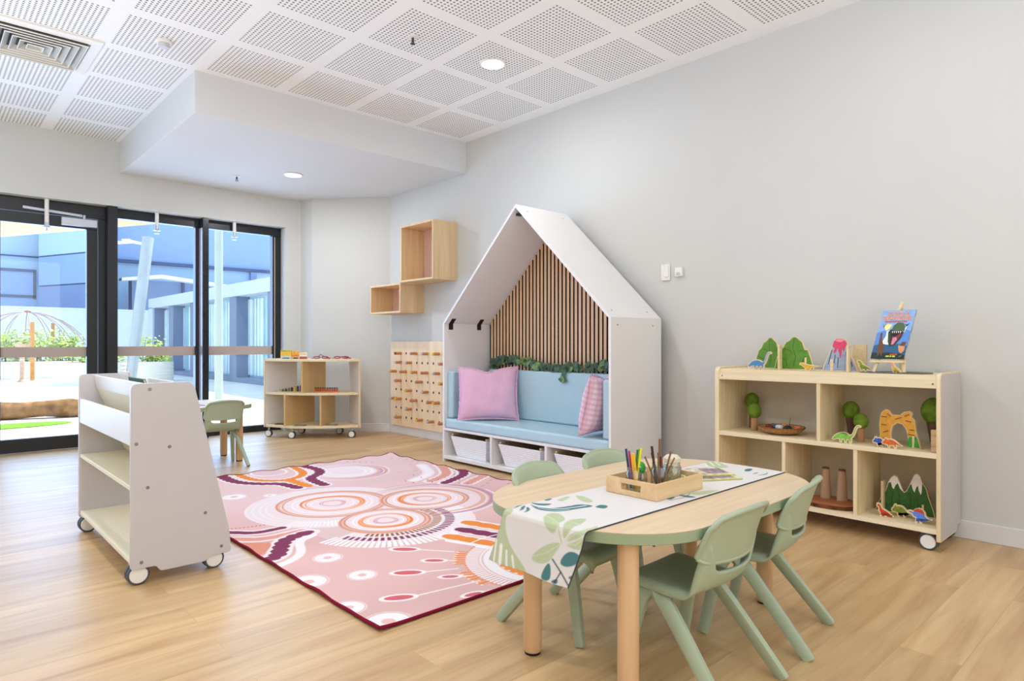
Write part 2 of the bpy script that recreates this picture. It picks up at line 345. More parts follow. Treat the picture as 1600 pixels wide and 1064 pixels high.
# vent
vx, vy = .607, 5.318
t = thing('ceiling_vent', 'square white louvred air diffuser set in the ceiling', 'air vent', (vx, vy, ZC))
def ring(g, s0, z0, s1, z1, m=0):
    a = [(vx+i*s0, vy+j*s0, z0) for i, j in ((-1, -1), (1, -1), (1, 1), (-1, 1))]; b = [(vx+i*s1, vy+j*s1, z1) for i, j in ((-1, -1), (1, -1), (1, 1), (-1, 1))]
    g.add(a+b, [(i, (i+1) % 4, 4+(i+1) % 4, 4+i) for i in range(4)], m)
g = G(); ring(g, .333, ZC-.0005, .333, ZC-.012); ring(g, .333, ZC-.012, .272, ZC-.018); ring(g, .272, ZC-.018, .262, ZC-.002)
g.build('flange', WHITEP, t, smooth=0)
G().box(vx-.262, vx+.262, vy-.262, vy+.262, ZC-.0015, ZC-.0008).build('plenum', BLACKP, t, smooth=0)
g = G()
for k in range(6):
    s = .262-.043*k
    ring(g, s-.006, ZC-.030, s-.036, ZC-.003, 1); ring(g, s-.007, ZC-.0295, s-.004, ZC-.036); ring(g, s-.004, ZC-.036, s-.001, ZC-.0295)
g.build('louvres', [WHITEP, mat('louvre_face', '#bdbcb6', .5)], t, smooth=0, solid=.0012, weld=False)  # blades greyer than their white rims: blade shading set into the colour
# wall sensors
t = thing('light_switch', 'white wall switch, the larger of two small boxes above the low shelf', 'switch', (4.05, 2.715, 1.475), 0)
G().box(4.036, 4.0495, 2.678, 2.752, 1.475, 1.594).build('cover_plate', WHITEP, t, bevel=.004)
G().box(4.028, 4.036, 2.684, 2.72, 1.50, 1.585).build('rocker', WHITEP, t, bevel=.003)
t = thing('wall_sensor', 'white wall sensor, the smaller of two small boxes above the low shelf', 'sensor', (4.05, 2.60, 1.49), 0)
G().box(4.026, 4.0495, 2.57, 2.63, 1.497, 1.562).build('casing', WHITEP, t, bevel=.004)
G().box(4.022, 4.026, 2.585, 2.615, 1.507, 1.527).build('lens', mat('sensor_lens', '#c9cccb', .3), t, bevel=.002)

# ================================================================= PAINT HELPERS (vertex colours)
def sstep(a, b, x):
    t = np.clip((x-a)/(b-a), 0, 1); return t*t*(3-2*t)
class Paint:
    def __init__(s, X, Y, base, w=.003): s.X, s.Y, s.w = X, Y, w; s.c = np.empty(X.shape+(3,)); s.c[:] = lin(base)
    def lay(s, mask, col, a=1.):
        c = np.array(lin(col) if not isinstance(col, np.ndarray) else col); m = (mask*a)[..., None]; s.c = s.c*(1-m)+c*m
    def sdf(s, d, col, a=1.): s.lay(1-sstep(-s.w, s.w, d), col, a)
    def disc(s, x, y, r, col, a=1., ax=1., rot=0.): s.sdf(s.rad(x, y, ax, rot)-r, col, a)
    def rad(s, x, y, ax=1., rot=0.):
        dx, dy = s.X-x, s.Y-y; c, n = math.cos(rot), math.sin(rot); u = dx*c+dy*n; v = -dx*n+dy*c
        return np.hypot(u, v*ax)
    def ring(s, x, y, r, w, col, a=1., wob=0., ph=0., ecc=0., kx=0.):
        dx, dy = s.X-x, s.Y-y; th = np.arctan2(dy, dx); rr = np.hypot(dx, dy)
        ww = w*(1+kx*np.cos(th-ph)); s.sdf(np.abs(rr-r*(1+wob*np.sin(3*th+ph)+ecc*np.cos(th-ph)))-ww/2, col, a)
    def line(s, pts, w, col, a=1., scal=0., freq=40.):
        best = np.full(s.X.shape, 9.); arc = np.zeros(s.X.shape); L0 = 0.
        for (x0, y0), (x1, y1) in zip(pts[:-1], pts[1:]):
            dx, dy = x1-x0, y1-y0; l = math.hypot(dx, dy) or 1e-6
            t = np.clip(((s.X-x0)*dx+(s.Y-y0)*dy)/(l*l), 0, 1); d = np.hypot(s.X-x0-t*dx, s.Y-y0-t*dy)
            k = d < best; best[k] = d[k]; arc[k] = (L0+t*l)[k]; L0 += l
        ww = w*(1+scal*(np.abs(np.sin(arc*freq))-.5)) if scal else w
        s.sdf(best-ww/2, col, a)
    def polym(s, pts):
        ins = np.zeros(s.X.shape, bool); dist = np.full(s.X.shape, 9.); n = len(pts)
        for i in range(n):
            (x0, y0), (x1, y1) = pts[i], pts[(i+1) % n]
            with np.errstate(divide='ignore', invalid='ignore'):
                cr = ((y0 > s.Y) != (y1 > s.Y)) & (s.X < (x1-x0)*(s.Y-y0)/(y1-y0+1e-12)+x0)
            ins ^= cr
            dx, dy = x1-x0, y1-y0; l2 = dx*dx+dy*dy+1e-12
            t = np.clip(((s.X-x0)*dx+(s.Y-y0)*dy)/l2, 0, 1); dist = np.minimum(dist, np.hypot(s.X-x0-t*dx, s.Y-y0-t*dy))
        return np.where(ins, -dist, dist)
    def poly(s, pts, col, a=1., grow=0.): s.sdf(s.polym(pts)-grow, col, a)
def smooth_poly(pts, it=2):
    for _ in range(it):
        q = []
        for i in range(len(pts)):
            a, b = pts[i], pts[(i+1) % len(pts)]
            q += [(a[0]*.75+b[0]*.25, a[1]*.75+b[1]*.25), (a[0]*.25+b[0]*.75, a[1]*.25+b[1]*.75)]
        pts = q
    return pts
def smooth_line(pts, it=2):
    for _ in range(it):
        q = [pts[0]]
        for a, b in zip(pts[:-1], pts[1:]): q += [(a[0]*.75+b[0]*.25, a[1]*.75+b[1]*.25), (a[0]*.25+b[0]*.75, a[1]*.25+b[1]*.75)]
        pts = q+[pts[-1]]
    return pts
def smooth_line3(pts, it=3):
    pts = [Vector(p) for p in pts]
    for _ in range(it):
        q = [pts[0]]
        for a, b in zip(pts[:-1], pts[1:]): q += [a*.75+b*.25, a*.25+b*.75]
        pts = q+[pts[-1]]
    return pts
def sheet(name, X, Y, Z, col, m, parent=None, origin=(0, 0, 0), solid=0.):
    h, w = X.shape; me = bpy.data.meshes.new(name); nv = h*w
    co = np.stack([X-origin[0], Y-origin[1], Z-origin[2]], -1).reshape(-1).astype(np.float32)
    i = np.arange((h-1)*(w-1)); r, c = i//(w-1), i % (w-1); a = r*w+c
    q = np.stack([a, a+1, a+1+w, a+w], 1).reshape(-1).astype(np.int32); nf = len(i)
    me.vertices.add(nv); me.vertices.foreach_set('co', co); me.loops.add(nf*4); me.loops.foreach_set('vertex_index', q)
    me.polygons.add(nf); me.polygons.foreach_set('loop_start', np.arange(0, nf*4, 4, dtype=np.int32)); me.polygons.foreach_set('loop_total', np.full(nf, 4, np.int32))
    me.polygons.foreach_set('use_smooth', np.ones(nf, bool))
    me.update(calc_edges=True)
    at = me.color_attributes.new('Col', 'FLOAT_COLOR', 'POINT'); rgba = np.ones((nv, 4), np.float32); rgba[:, :3] = np.clip(col.reshape(-1, 3), 0, 1); at.data.foreach_set('color', rgba.reshape(-1))
    me.materials.append(m); o = bpy.data.objects.new(name, me); C.objects.link(o)
    if parent is not None: o.parent = parent
    if solid: q = o.modifiers.new('solid', 'SOLIDIFY'); q.thickness = solid; q.offset = -1
    return o

# ================================================================= RUG
def make_rug():
    x0, x1, y0, y1 = 1.215, 3.20, 2.0, 5.07
    xs = np.linspace(x0, x1, 480); ys = np.linspace(y0, y1, 740); X, Y = np.meshgrid(xs, ys)
    PK, WH, PU, OR, SA, BR, RO, MA = '#dcb5b2', '#e2d9db', '#85415f', '#ea8f47', '#dd9480', '#9a6238', '#cf6a74', '#c79bb6'
    p = Paint(X, Y, PK, .0035)
    n = np.zeros(X.shape)
    for k in range(5):
        fx, fy = rng.normal(size=2)*9; n += np.sin(X*fx+Y*fy+k)
    p.c *= (1+.022*n)[..., None]
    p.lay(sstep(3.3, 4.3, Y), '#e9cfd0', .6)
    # pale halo behind the three big rings
    p.disc(1.93, 3.74, .50, '#ebdcdd', .9); p.disc(2.02, 3.19, .455, WH, .35); p.disc(2.47, 3.47, .46, '#ead6d9', .9)
    for r in (.50, .46, .42, .385): p.ring(1.93, 3.74, r, .012, '#ece4e6', .8)
    th = np.arctan2(Y-3.2, X-2.0); rr = np.hypot(X-2.0, Y-3.2)
    def dashes(cx, cy, r0, r1, num, col, t0, t1, fill=.62, a=1.):
        th = np.arctan2(Y-cy, X-cx); rr = np.hypot(X-cx, Y-cy)
        th2 = np.mod(th-t0, 2*PI); ok = th2 < np.mod(t1-t0-1e-6, 2*PI)
        fr = np.abs(np.mod(th2*num/(2*PI), 1)-.5)*2
        da = (fr-fill)*(PI*rr/num); dr = np.abs(rr-(r0+r1)/2)-(r1-r0)/2
        dd = np.maximum(da, dr); p.lay((1-sstep(-.003, .003, dd))*ok, col, a)
    dashes(2.0, 3.2, .385, .50, 100, '#f4eef0', -2.9, .35, .66)
    dashes(1.99, 3.21, .255, .40, 1, '#eadfe1', -2.8, .45, 2.)
    dashes(1.99, 3.21, .338, .392, 70, PU, -2.75, .35, .60)
    dashes(1.99, 3.21, .268, .318, 70, BR, -2.5, .3, .58)
    dashes(1.93, 3.74, .375, .48, 130, '#f6f0f2', -2.6, -1.2, .5, .8)
    def rose(cx, cy, ro, ri, rc, ph):
        p.disc(cx, cy, ro*1.03, '#edd9da')
        p.ring(cx, cy, ro, .040, '#e4b5a3', .95, .008, ph, 0, .35); p.ring(cx, cy, ro*1.03, .012, '#cd8d78', .9, .012, ph+1); p.ring(cx, cy, ro*.93, .010, '#cf9078', .9, .012, ph+2)
        p.ring(cx, cy, ro*.75, .012, '#f5ecee', .8); p.ring(cx, cy, ro*.66, .008, '#f5ecee', .6)
        p.ring(cx, cy, ri, .026, '#f0b184', .95, .02, ph, 0, .6); p.ring(cx, cy, ri*1.03, .010, '#df8348', .95, .025, ph+1, 0, .8); p.ring(cx, cy, ri*.90, .008, '#e08a52', .9, .03, ph+2)
        p.ring(cx, cy, ri*.70, .008, '#f4ecee', .8)
        p.ring(cx, cy, rc, .013, '#d9a9ad', .95, .05, ph, 0, .5); p.ring(cx, cy, rc*.8, .006, '#cf9aa0', .9, .06, ph)
    for cx, cy, r in ((2.47, 3.47, .36), (2.47, 3.47, .41)):
        p.ring(cx, cy, r, .020, '#dba58c', .8, .01, -.5, 0, .7)
    p.ring(2.49, 3.46, .40, .018, '#b98aa6', .8, .01, -.4, 0, 1.0)
    rose(1.955, 3.775, .325, .187, .075, .4); rose(2.452, 3.48, .27, .162, .07, 2.); rose(1.99, 3.21, .243, .143, .065, 4.)
    dashes(2.47, 3.47, .44, .455, 220, '#7d5a62', -.1, 1.7, .5, .8)
    # far ring group
    p.disc(2.52, 4.62, .33, '#ecdcdf'); 
    for r, c in ((.30, '#d9a08e'), (.265, '#c79bb6'), (.24, '#e1b39f'), (.19, '#f3ecee'), (.14, '#f3ecee')): p.ring(2.52, 4.62, r, .016, c, .9, .01, -.9, 0, .7)
    # scalloped bands top-left
    def band(pts, w, col, scal=.34, fr=52., halo=True):
        q = smooth_line(pts, 2)
        if halo: p.line(q, w+.045, '#f0e6e8', .9)
        p.line(q, w, col, 1., scal, fr)
    band([(1.72, 5.10), (1.73, 4.80), (1.85, 4.63), (1.95, 4.56), (1.97, 4.45), (1.985, 4.34)], .075, PU)
    band([(1.84, 5.10), (1.85, 4.80), (1.96, 4.67), (2.06, 4.64), (2.20, 4.72), (2.27, 4.88), (2.28, 5.10)], .062, OR)
    band([(2.05, 4.64), (2.06, 4.34)], .07, OR, halo=False)
    band([(2.36, 5.10), (2.40, 4.86), (2.33, 4.70), (2.20, 4.61), (2.17, 4.50), (2.165, 4.31)], .075, PU)
    p.ring(2.05, 5.0, .13, .02, '#f2eaec'); p.ring(2.05, 5.0, .07, .02, '#d9c3da')
    # lower-left bands
    band([(1.15, 3.62), (1.26, 3.56), (1.34, 3.455), (1.49, 3.46)], .05, PU, .12)
    band([(1.15, 3.46), (1.22, 3.42), (1.33, 3.315), (1.545, 3.335)], .06, '#e0a092', .1)
    band([(1.56, 3.285), (1.42, 3.25), (1.34, 3.13), (1.285, 3.02), (1.17, 2.96)], .075, PU)
    p.poly(smooth_poly([(1.2, 3.36), (1.30, 3.27), (1.345, 3.24), (1.29, 3.14), (1.2, 3.05)]), '#dd9480')
    p.line(smooth_line([(1.55, 3.215), (1.45, 3.17), (1.40, 3.02), (1.34, 2.93), (1.2, 2.86)]), .045, '#f0e8ea')
    # top-right bands
    band([(3.25, 4.17), (3.18, 3.98), (3.09, 3.89), (2.96, 3.83), (2.83, 3.77)], .07, PU)
    band([(3.22, 4.36), (3.11, 4.12), (3.0, 3.98), (2.79, 3.89)], .07, '#dfa192')
    band([(3.25, 3.76), (3.1, 3.73), (2.95, 3.65)], .07, '#dfa192')
    band([(3.1, 4.45), (3.0, 4.2), (2.9, 4.08), (2.72, 4.0)], .05, '#f3ebed', 0)
    # right stripes
    for a_, b_, c_ in (((2.30, 2.86), (2.44, 2.42), OR), ((2.19, 2.775), (2.33, 2.33), PU), ((2.065, 2.72), (2.22, 2.24), OR)):
        band([a_, b_], .078, c_, .25, 36)
    p.line([(2.02, 2.66), (2.18, 2.2)], .04, '#f2eaec')
    # fan at near right corner
    fc = (2.22, 2.10)
    for r, w_, c_ in ((.47, .01, '#f3ebed'), (.31, .055, '#f0e8ea'), (.27, .012, '#f3ebed'), (.35, .012, '#efe3e4')): p.ring(fc[0], fc[1], r, w_, c_)
    dashes(fc[0], fc[1], .36, .42, 120, '#f6f0f1', 1.9, 3.5, .5)
    dashes(fc[0], fc[1], .42, .475, 96, OR, 1.95, 3.35, .62)
    dashes(fc[0], fc[1], .43, .5, 10, PK, 1.75, 3.6, .35)
    p.ring(fc[0], fc[1], .215, .075, OR, 1., 0); p.ring(fc[0], fc[1], .12, .05, PU)
    for k in range(14):
        a = 1.6+.17*k; p.disc(fc[0]+.255*math.cos(a), fc[1]+.255*math.sin(a), .022, OR)
    # drops with stems
    for (xa, ya), (xb, yb), (xc, yc) in (((1.733, 2.736), (1.82, 2.648), (1.93, 2.50)), ((1.751, 2.492), (1.82, 2.428), (1.86, 2.39)), ((1.555, 2.447), (1.656, 2.371), (1.80, 2.30)), ((1.681, 2.265), (1.745, 2.221), (1.79, 2.19)), ((1.368, 2.225), (1.475, 2.167), (1.775, 2.12)), ((1.62, 2.03), (1.70, 2.015), (1.80, 2.0))):
        p.line([(xb, yb), (xc, yc)], .010, '#f3e9ea')
        mx_, my_ = (xa+xb)/2, (ya+yb)/2; L_ = math.hypot(xb-xa, yb-ya)/2; ro = math.atan2(yb-ya, xb-xa)
        p.disc(mx_, my_, L_+.018, '#f3e9ea', 1, 2.1, ro); p.disc(mx_, my_, L_-.002, RO, 1, 2.4, ro)
    # dots
    for x, y, r in ((1.441, 2.833, .060), (1.444, 2.52, .056), (1.559, 4.368, .07), (1.235, 2.60, .075), (1.225, 2.24, .06), (1.27, 2.03, .08), (1.75, 4.25, .04)):
        p.ring(x, y, r*1.12, .006, '#e9dadd', .8); p.disc(x, y, r, '#efe8ea'); p.disc(x, y, r*.33, '#e3b9b8')
    # small ticks
    for k in range(34):
        a = -1.0+2.3*((k*7) % 34)/34; r = .50+.09*(k % 4); cx, cy = 2.47+r*math.cos(a), 3.47+r*math.sin(a)
        p.disc(cx, cy, .020, '#9c4a55', .85, 5., a)
    for k in range(16):
        a = -.8+2.0*((k*5) % 16)/16; r = .42+.11*(k % 3); p.disc(2.52+r*math.cos(a), 4.62+r*math.sin(a), .024, '#a8707c', .7, 6., a+.3)
    for k in range(9): p.disc(1.28+.02*k, 3.62-.005*k, .013, '#c96a50', .8, 3., .9)
    ed = np.minimum(np.minimum(X-x0, x1-X), np.minimum(Y-y0, y1-Y))
    Z = .010+.0*X
    rip = np.exp(-(X-x0)/.05)*(.004+.006*np.sin(Y*21)*np.sin(Y*5.3+1))+np.exp(-(y1-Y)/.05)*(.007+.007*np.sin(X*26))+np.exp(-(x1-X)/.05)*(.006+.007*np.sin(Y*24))
    Z = Z+np.clip(rip, 0, .02)*.9
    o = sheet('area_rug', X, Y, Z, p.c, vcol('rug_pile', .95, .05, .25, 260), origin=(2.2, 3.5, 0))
    o.location = (2.2, 3.5, 0); tag(o, 'pink patterned rug with orange and plum circles lying on the plank floor', 'rug')
    path = []
    def zz(x, y): i = int((x-x0)/(x1-x0)*479); j = int((y-y0)/(y1-y0)*739); return Z[min(739, max(0, j)), min(479, max(0, i))]-.003
    for a, b in (((x0, y0), (x1, y0)), ((x1, y0), (x1, y1)), ((x1, y1), (x0, y1)), ((x0, y1), (x0, y0))):
        for k in range(60):
            t = k/60; x, y = a[0]+(b[0]-a[0])*t, a[1]+(b[1]-a[1])*t; path.append((x-2.2, y-3.5, max(.0065, zz(x, y))))
    g = G(); path.append(path[0]); g.tube(path, .0065, 6)
    b = g.build('edge_binding', mat('rug_binding', '#7d1730', .9, .1, .1), o, world=False, weld=False); partlabel(b, 'dark red bound edge')
make_rug()

# ================================================================= DINING TABLE
def rrect(x0, x1, y0, y1, r, n=10, bulge=0.):
    P = []
    for cx, cy, a0 in ((x1-r, y1-r, 0), (x0+r, y1-r, 90), (x0+r, y0+r, 180), (x1-r, y0+r, 270)):
        for k in range(n+1):
            a = R(a0+90*k/n); P.append((cx+r*math.cos(a), cy+r*math.sin(a)))
    return P
def table(label, x0, x1, y0, y1, r, zt, legs, group):
    cx, cy = (x0+x1)/2, (y0+y1)/2
    t = thing('kids_table', label, 'table', (cx, cy, 0), 0, group)
    o = rrect(x0, x1, y0, y1, r, 14)
    tp = G().prism(o, zt-.004, zt, m=0).prism(o, zt-.034, zt-.004, m=1)
    tp.build('tabletop', [TABLEW, SAGEE], t, bevel=.0015, weld=False)
    for i, (lx, ly) in enumerate(legs):
        l = G().lathe([(.027, .008), (.0305, .016), (.0305, zt-.034)], (lx, ly, 0), 28).build('leg', BEECH, t)
        G().lathe([(.027, 0), (.029, .008)], (lx, ly, 0), 24).build('foot_glide', BLACKP, l, world=False) if False else None
        f = G().lathe([(.026, 0), (.028, .0079)], (lx-cx, ly-cy, 0), 24).build('foot_glide', BLACKP, l, world=False)
    return t
TZ = .50
table('birch topped sage edged low table carrying the leaf print runner', 1.37, 2.60, .975, 1.765, .31, TZ, ((1.505, 1.525), (1.49, 1.125), (2.465, 1.20), (2.475, 1.54)), 'low kids tables')
table('low sage edged table by the windows behind the white book trolley', 1.22, 2.17, 5.52, 6.28, .18, TZ, ((2.09, 5.735), (2.085, 6.10), (1.30, 5.72), (1.30, 6.10)), 'low kids tables')

# ---- runner
def make_runner():
    drop = .165; s0 = 1.39
    ss = np.concatenate([np.linspace(s0-drop, s0-.012, 90), np.linspace(s0-.01, s0+.02, 14), np.linspace(s0+.022, 2.572, 420)]); tt = np.linspace(0, .335, 150)
    T, S = np.meshgrid(tt, ss)
    fr = np.clip((s0-S)/drop, 0, 1)
    endskew = np.clip((S-2.3)/.27, 0, 1)
    Y = 1.50-T+.052*fr**1.2-.012*endskew*(1-T/.335)
    X = np.where(S > s0, S, 0); Z = np.zeros_like(X)
    kS = [1.20, 1.225, 1.345, 1.366, 1.374, 1.380, 1.386, 1.40, 2.6]; kX = [1.334, 1.337, 1.352, 1.3545, 1.358, 1.3635, 1.371, 1.40, 2.6]; z0 = TZ+.0035
    kZ = [z0-.19, z0-.165, z0-.045, z0-.016, z0-.006, z0-.002, z0, z0, z0]
    X = np.interp(S, kS, kX); Z = np.interp(S, kS, kZ)
    Z = Z+.0012*np.sin(S*40+T*30)*np.clip((S-1.6)*6, 0, 1)*np.clip((1.80-S)*6, 0, 1)
    X = X-.004*np.sin(T*30)*fr
    p = Paint(S, 1.50-Y, '#d9d5d3', .0022)
    SG, TL = '#b6c09d', '#4f7b7d'
    for c in ((1.33, .12), (1.75, .23), (2.2, .05)):
        for k in range(9): p.line([c, (c[0]+.14*math.cos(k*.35-1.2), c[1]+.14*math.sin(k*.35-1.2))], .008, '#dad6d0', .55)
    sage = [[(1.399,.135),(1.431,.131),(1.446,.153),(1.414,.206),(1.381,.226),(1.361,.224),(1.355,.205),(1.363,.183),(1.379,.166)],[(1.405,.221),(1.444,.229),(1.462,.251),(1.398,.277),(1.374,.28),(1.347,.253),(1.374,.249)],[(1.345,.258),(1.369,.284),(1.381,.32),(1.433,.316),(1.383,.345),(1.376,.336),(1.358,.304)],[(1.34,.249),(1.339,.226),(1.323,.188),(1.299,.152),(1.276,.13),(1.264,.139),(1.266,.179),(1.281,.209),(1.307,.226)],[(1.341,.26),(1.352,.296),(1.37,.332),(1.338,.322),(1.333,.292)],[(1.561,.027),(1.64,.017),(1.611,.043),(1.552,.059)],[(1.654,.02),(1.669,.055),(1.635,.135),(1.596,.119)],[(1.955,.262),(2.06,.30),(2.10,.325),(1.96,.325)],[(2.535,-.03),(2.587,.018),(2.506,.145),(2.431,.095)]]
    fern = [(1.40,-.02),(1.382,.035),(1.371,.03),(1.363,.008),(1.325,.015),(1.279,.05),(1.215,.135),(1.215,.05),(1.215,-.08),(1.3,-.06)]
    p.poly(smooth_poly(fern), SG)
    for k in range(5): p.line([(1.30-.01*k, -.05+.026*k), (1.215, -.055+.030*k)], .008 if k != 2 else .014, '#e9e6e2')
    for L_ in sage:
        p.poly(smooth_poly(L_), SG); c0 = np.mean(np.array(L_), 0)
        p.line([L_[0], tuple(c0), L_[len(L_)//2]], .0025, '#cdd3b8', .8)
    for k in range(5): p.line([(2.45+.03*k, .06+.012*k), (2.55+.01*k, -.02+.022*k)], .006, '#e6e6dc')
    teal = [[(1.287,.247),(1.312,.26),(1.328,.284),(1.324,.318),(1.3,.314),(1.282,.28),(1.281,.26)],[(1.282,.209),(1.257,.188),(1.224,.177),(1.228,.216),(1.255,.22)],[(1.255,.278),(1.268,.304),(1.246,.3),(1.25,.292)],[(1.228,.216),(1.245,.247),(1.225,.245)],[(1.378,.018),(1.427,-.009),(1.47,-.013),(1.43,.003)],[(1.387,.05),(1.406,.019),(1.444,.007),(1.396,.046)],[(1.376,.083),(1.429,.021),(1.422,.051)],[(1.475,-.008),(1.483,.024),(1.519,.057),(1.483,.062),(1.463,.034)],[(1.599,.17),(1.62,.17),(1.627,.195),(1.588,.214),(1.578,.178)],[(1.523,.002),(1.575,.003),(1.534,.022)],[(1.91,.262),(1.931,.275),(1.937,.328),(1.905,.31)],[(2.464,.214),(2.516,.194),(2.548,.213),(2.477,.235)],[(2.427,.263),(2.496,.262),(2.46,.272)],[(2.41,.283),(2.479,.302),(2.527,.281),(2.47,.312)],[(1.84,.254),(1.885,.243),(1.888,.273),(1.834,.287)],[(2.05,.06),(2.12,.03),(2.16,.06),(2.1,.085)]]
    for L_ in teal: p.poly(smooth_poly(L_), TL)
    p.poly(smooth_poly([(1.466,-.001),(1.446,.046),(1.469,.095),(1.529,.113),(1.575,.118),(1.594,.156),(1.579,.169),(1.533,.155),(1.465,.144),(1.435,.108),(1.427,.065)]), TL)
    p.line(smooth_line([(1.455,.05),(1.475,.115),(1.53,.134),(1.575,.145)]), .006, '#e6e8e6'); p.line(smooth_line([(1.445,.06),(1.455,.122),(1.50,.14)]), .003, '#e6e8e6')
    p.line(smooth_line([(1.29,.22),(1.264,.255),(1.225,.29)]), .005, '#3d4a55'); p.line([(1.264,.255),(1.23,.235)], .004, '#3d4a55')
    p.line([(1.34,.249),(1.378,.226)], .004, SG); p.line(smooth_line([(1.83,.285),(1.9,.30),(1.96,.28)]), .004, '#5d6a72')
    p.lay(sstep(.3312, .3322, T), '#45474a'); p.lay(1-sstep(.0012, .0022, T), '#6a6d70', .7)
    o = sheet('table_runner', X, Y, Z, p.c, vcol('runner_linen', .9, .1, .1, 500), origin=(1.9, 1.33, TZ), solid=.0022)
    o.location = (1.9, 1.33, TZ); tag(o, 'white cloth runner printed with sage and teal leaves draped along the low table', 'table runner')
make_runner()

# ================================================================= CHAIRS
def make_chair(label, loc, rz, group):
    t = thing('kids_chair', label, 'chair', loc, rz, group)
    prof = smooth_line([(.200, .262), (.203, .285), (.180, .303), (.10, .300), (0., .294), (-.055, .299), (-.092, .322), (-.110, .350), (-.118, .378)], 2); n = len(prof)
    prof = [Vector((0, a, b)) for a, b in prof]
    L = [0]
    for a, b in zip(prof[:-1], prof[1:]): L.append(L[-1]+(b-a).length)
    def at(s):
        d = s*L[-1]
        for i in range(n-1):
            if d <= L[i+1]: k = (d-L[i])/(L[i+1]-L[i]); return prof[i].lerp(prof[i+1], k)
        return prof[-1]
    def shell(s, u):
        p = at(s); U = u*2-1; back = sstep(.62, .9, np.float64(s)); w = .158-.012*float(sstep(.0, 1, np.float64(s)))-.02*float(1-sstep(0, .12, np.float64(s)))
        e = max(0, abs(U)-.86)/.14
        z = p.z+(.006*U*U)*(1-back)-.022*e*e*(1-back); y = p.y+float(back)*(.030*U*U+.012*e*e)
        # the hand-hold dips at the middle of the rear lip
        k = float(sstep(.66, .9, np.float64(abs(U))))*max(0, (s-.80)/.20)
        z += .085*k; y -= .016*k
        if s > .93: z -= .010*(1-U*U)*(s-.93)/.07
        return (U*w*(1-.02*e), y, z)
    g = G().grid(shell, 34, 20)
    g.build('seat', SAGE, t, world=False, solid=.010, smooth=60)
    def back(v, u):
        U = u*2-1; e = max(0, abs(U)-.8)/.2
        zt = .552-.020*U*U-.022*e**3; zb = .402-.004*(1-U*U)+.012*e**3
        z = zb+(zt-zb)*v; y = -.118-.034*v-.012*v*v+.034*U*U+.010*e*e
        if v > .92: y -= .006*(v-.92)/.08
        return (U*(.150-.004*v), y, z)
    g = G().grid(back, 14, 24)
    per = [back(0, k/24) for k in range(25)]+[back(k/14, 1) for k in range(1, 15)]+[back(1, k/24) for k in range(23, -1, -1)]+[back(k/14, 0) for k in range(13, 0, -1)]
    rim = G().tube([(a, b-.001, c) for a, b, c in per+per[:1]], .0082, 8); g.build('backrest', SAGE, t, world=False, solid=.013, smooth=60); rim.build('back_rim', SAGE, t, world=False, smooth=60)
    for sx in (-1, 1):
        pts = smooth_line3([(sx*.118, .100, .290), (sx*.132, .060, .276), (sx*.143, .005, .222), (sx*.168, -.178, .003)]); n_ = len(pts)
        G().sweep(pts, [((.034-.012*k/n_)*min(1, .55+k/n_*1.6), (.053-.018*k/n_)*min(1, .5+k/n_*1.8)) for k in range(n_)], (0, 1, .5)).build('leg', SAGE, t, world=False, smooth=50)
        pts = smooth_line3([(sx*.118, .075, .290), (sx*.134, .105, .276), (sx*.146, .132, .21), (sx*.164, .172, .003)]); n_ = len(pts)
        G().sweep(pts, [((.034-.012*k/n_)*min(1, .55+k/n_*1.6), (.051-.018*k/n_)*min(1, .5+k/n_*1.8)) for k in range(n_)], (0, 1, .2)).build('leg', SAGE, t, world=False, smooth=50)
    return t
GC = 'sage kids chairs'
ch = make_chair('sage kids chair with its back to us, nearest the hanging end of the runner', (1.772, 1.062, 0), 0, GC)
dup(ch, (2.245, 1.085, 0), R(11), 'sage kids chair with its back to us, nearest the low dinosaur shelf')
dup(ch, (1.785, 1.635, 0), R(188), 'sage plastic kids chair across the table, half hidden behind the hanging runner')
dup(ch, (2.20, 1.65, 0), R(182), 'sage plastic kids chair across the table, in front of the third basket')
dup(ch, (1.885, 5.60, 0), R(0), 'sage plastic kids chair by the windows behind the white trolley')

# ================================================================= TRAY + JARS + BOOKS ON TABLE
RZ = TZ+.0047
t = thing('wooden_tray', 'shallow pine tray with cut out handles standing on the table runner', 'tray', (1.915, 1.335, RZ))
tx0, tx1, ty0, ty1, th = 1.778, 2.058, 1.228, 1.438, .055
G().box(tx0, tx1, ty0, ty1, RZ, RZ+.006).build('base', TRAYW, t, bevel=.001)
for y_ in (ty0, ty1-.008): G().box(tx0+.008, tx1-.008, y_, y_+.008, RZ+.006, RZ+th).build('side_wall', TRAYW, t, bevel=.001)
for x in (tx0, tx1-.008):
    g = G(); ym = (ty0+ty1)/2
    g.box(x, x+.008, ty0, ym-.04, RZ+.006, RZ+th).box(x, x+.008, ym+.04, ty1, RZ+.006, RZ+th).box(x, x+.008, ym-.04, ym+.04, RZ+.006, RZ+.017).box(x, x+.008, ym-.04, ym+.04, RZ+.039, RZ+th)
    g.build('end_wall', TRAYW, t, bevel=.001, weld=False)
JG = glass('jar_glass', (.94, .97, .97), .05)
def jar(label, x, y, r, h, lid=None):
    z = RZ+.0065
    t = thing('glass_jar', label, 'jar', (x, y, z), 0, 'glass jars in the tray')
    G().lathe([(r*.9, 0), (r, .006), (r, h*.75), (r*.86, h*.84), (r*.86, h*.97), (r*.9, h), (r*.84, h), (r*.80, h*.97), (r*.80, h*.84), (r*.94, h*.74), (r*.94, .008), (0, .006)], (x, y, z), 28).build('glass_body', JG, t)
    return t
jar('clear jar holding bright colouring pencils in the tray', 1.822, 1.352, .027, .085)
jar('clear jar holding brown twigs in the tray', 1.905, 1.305, .03, .092)
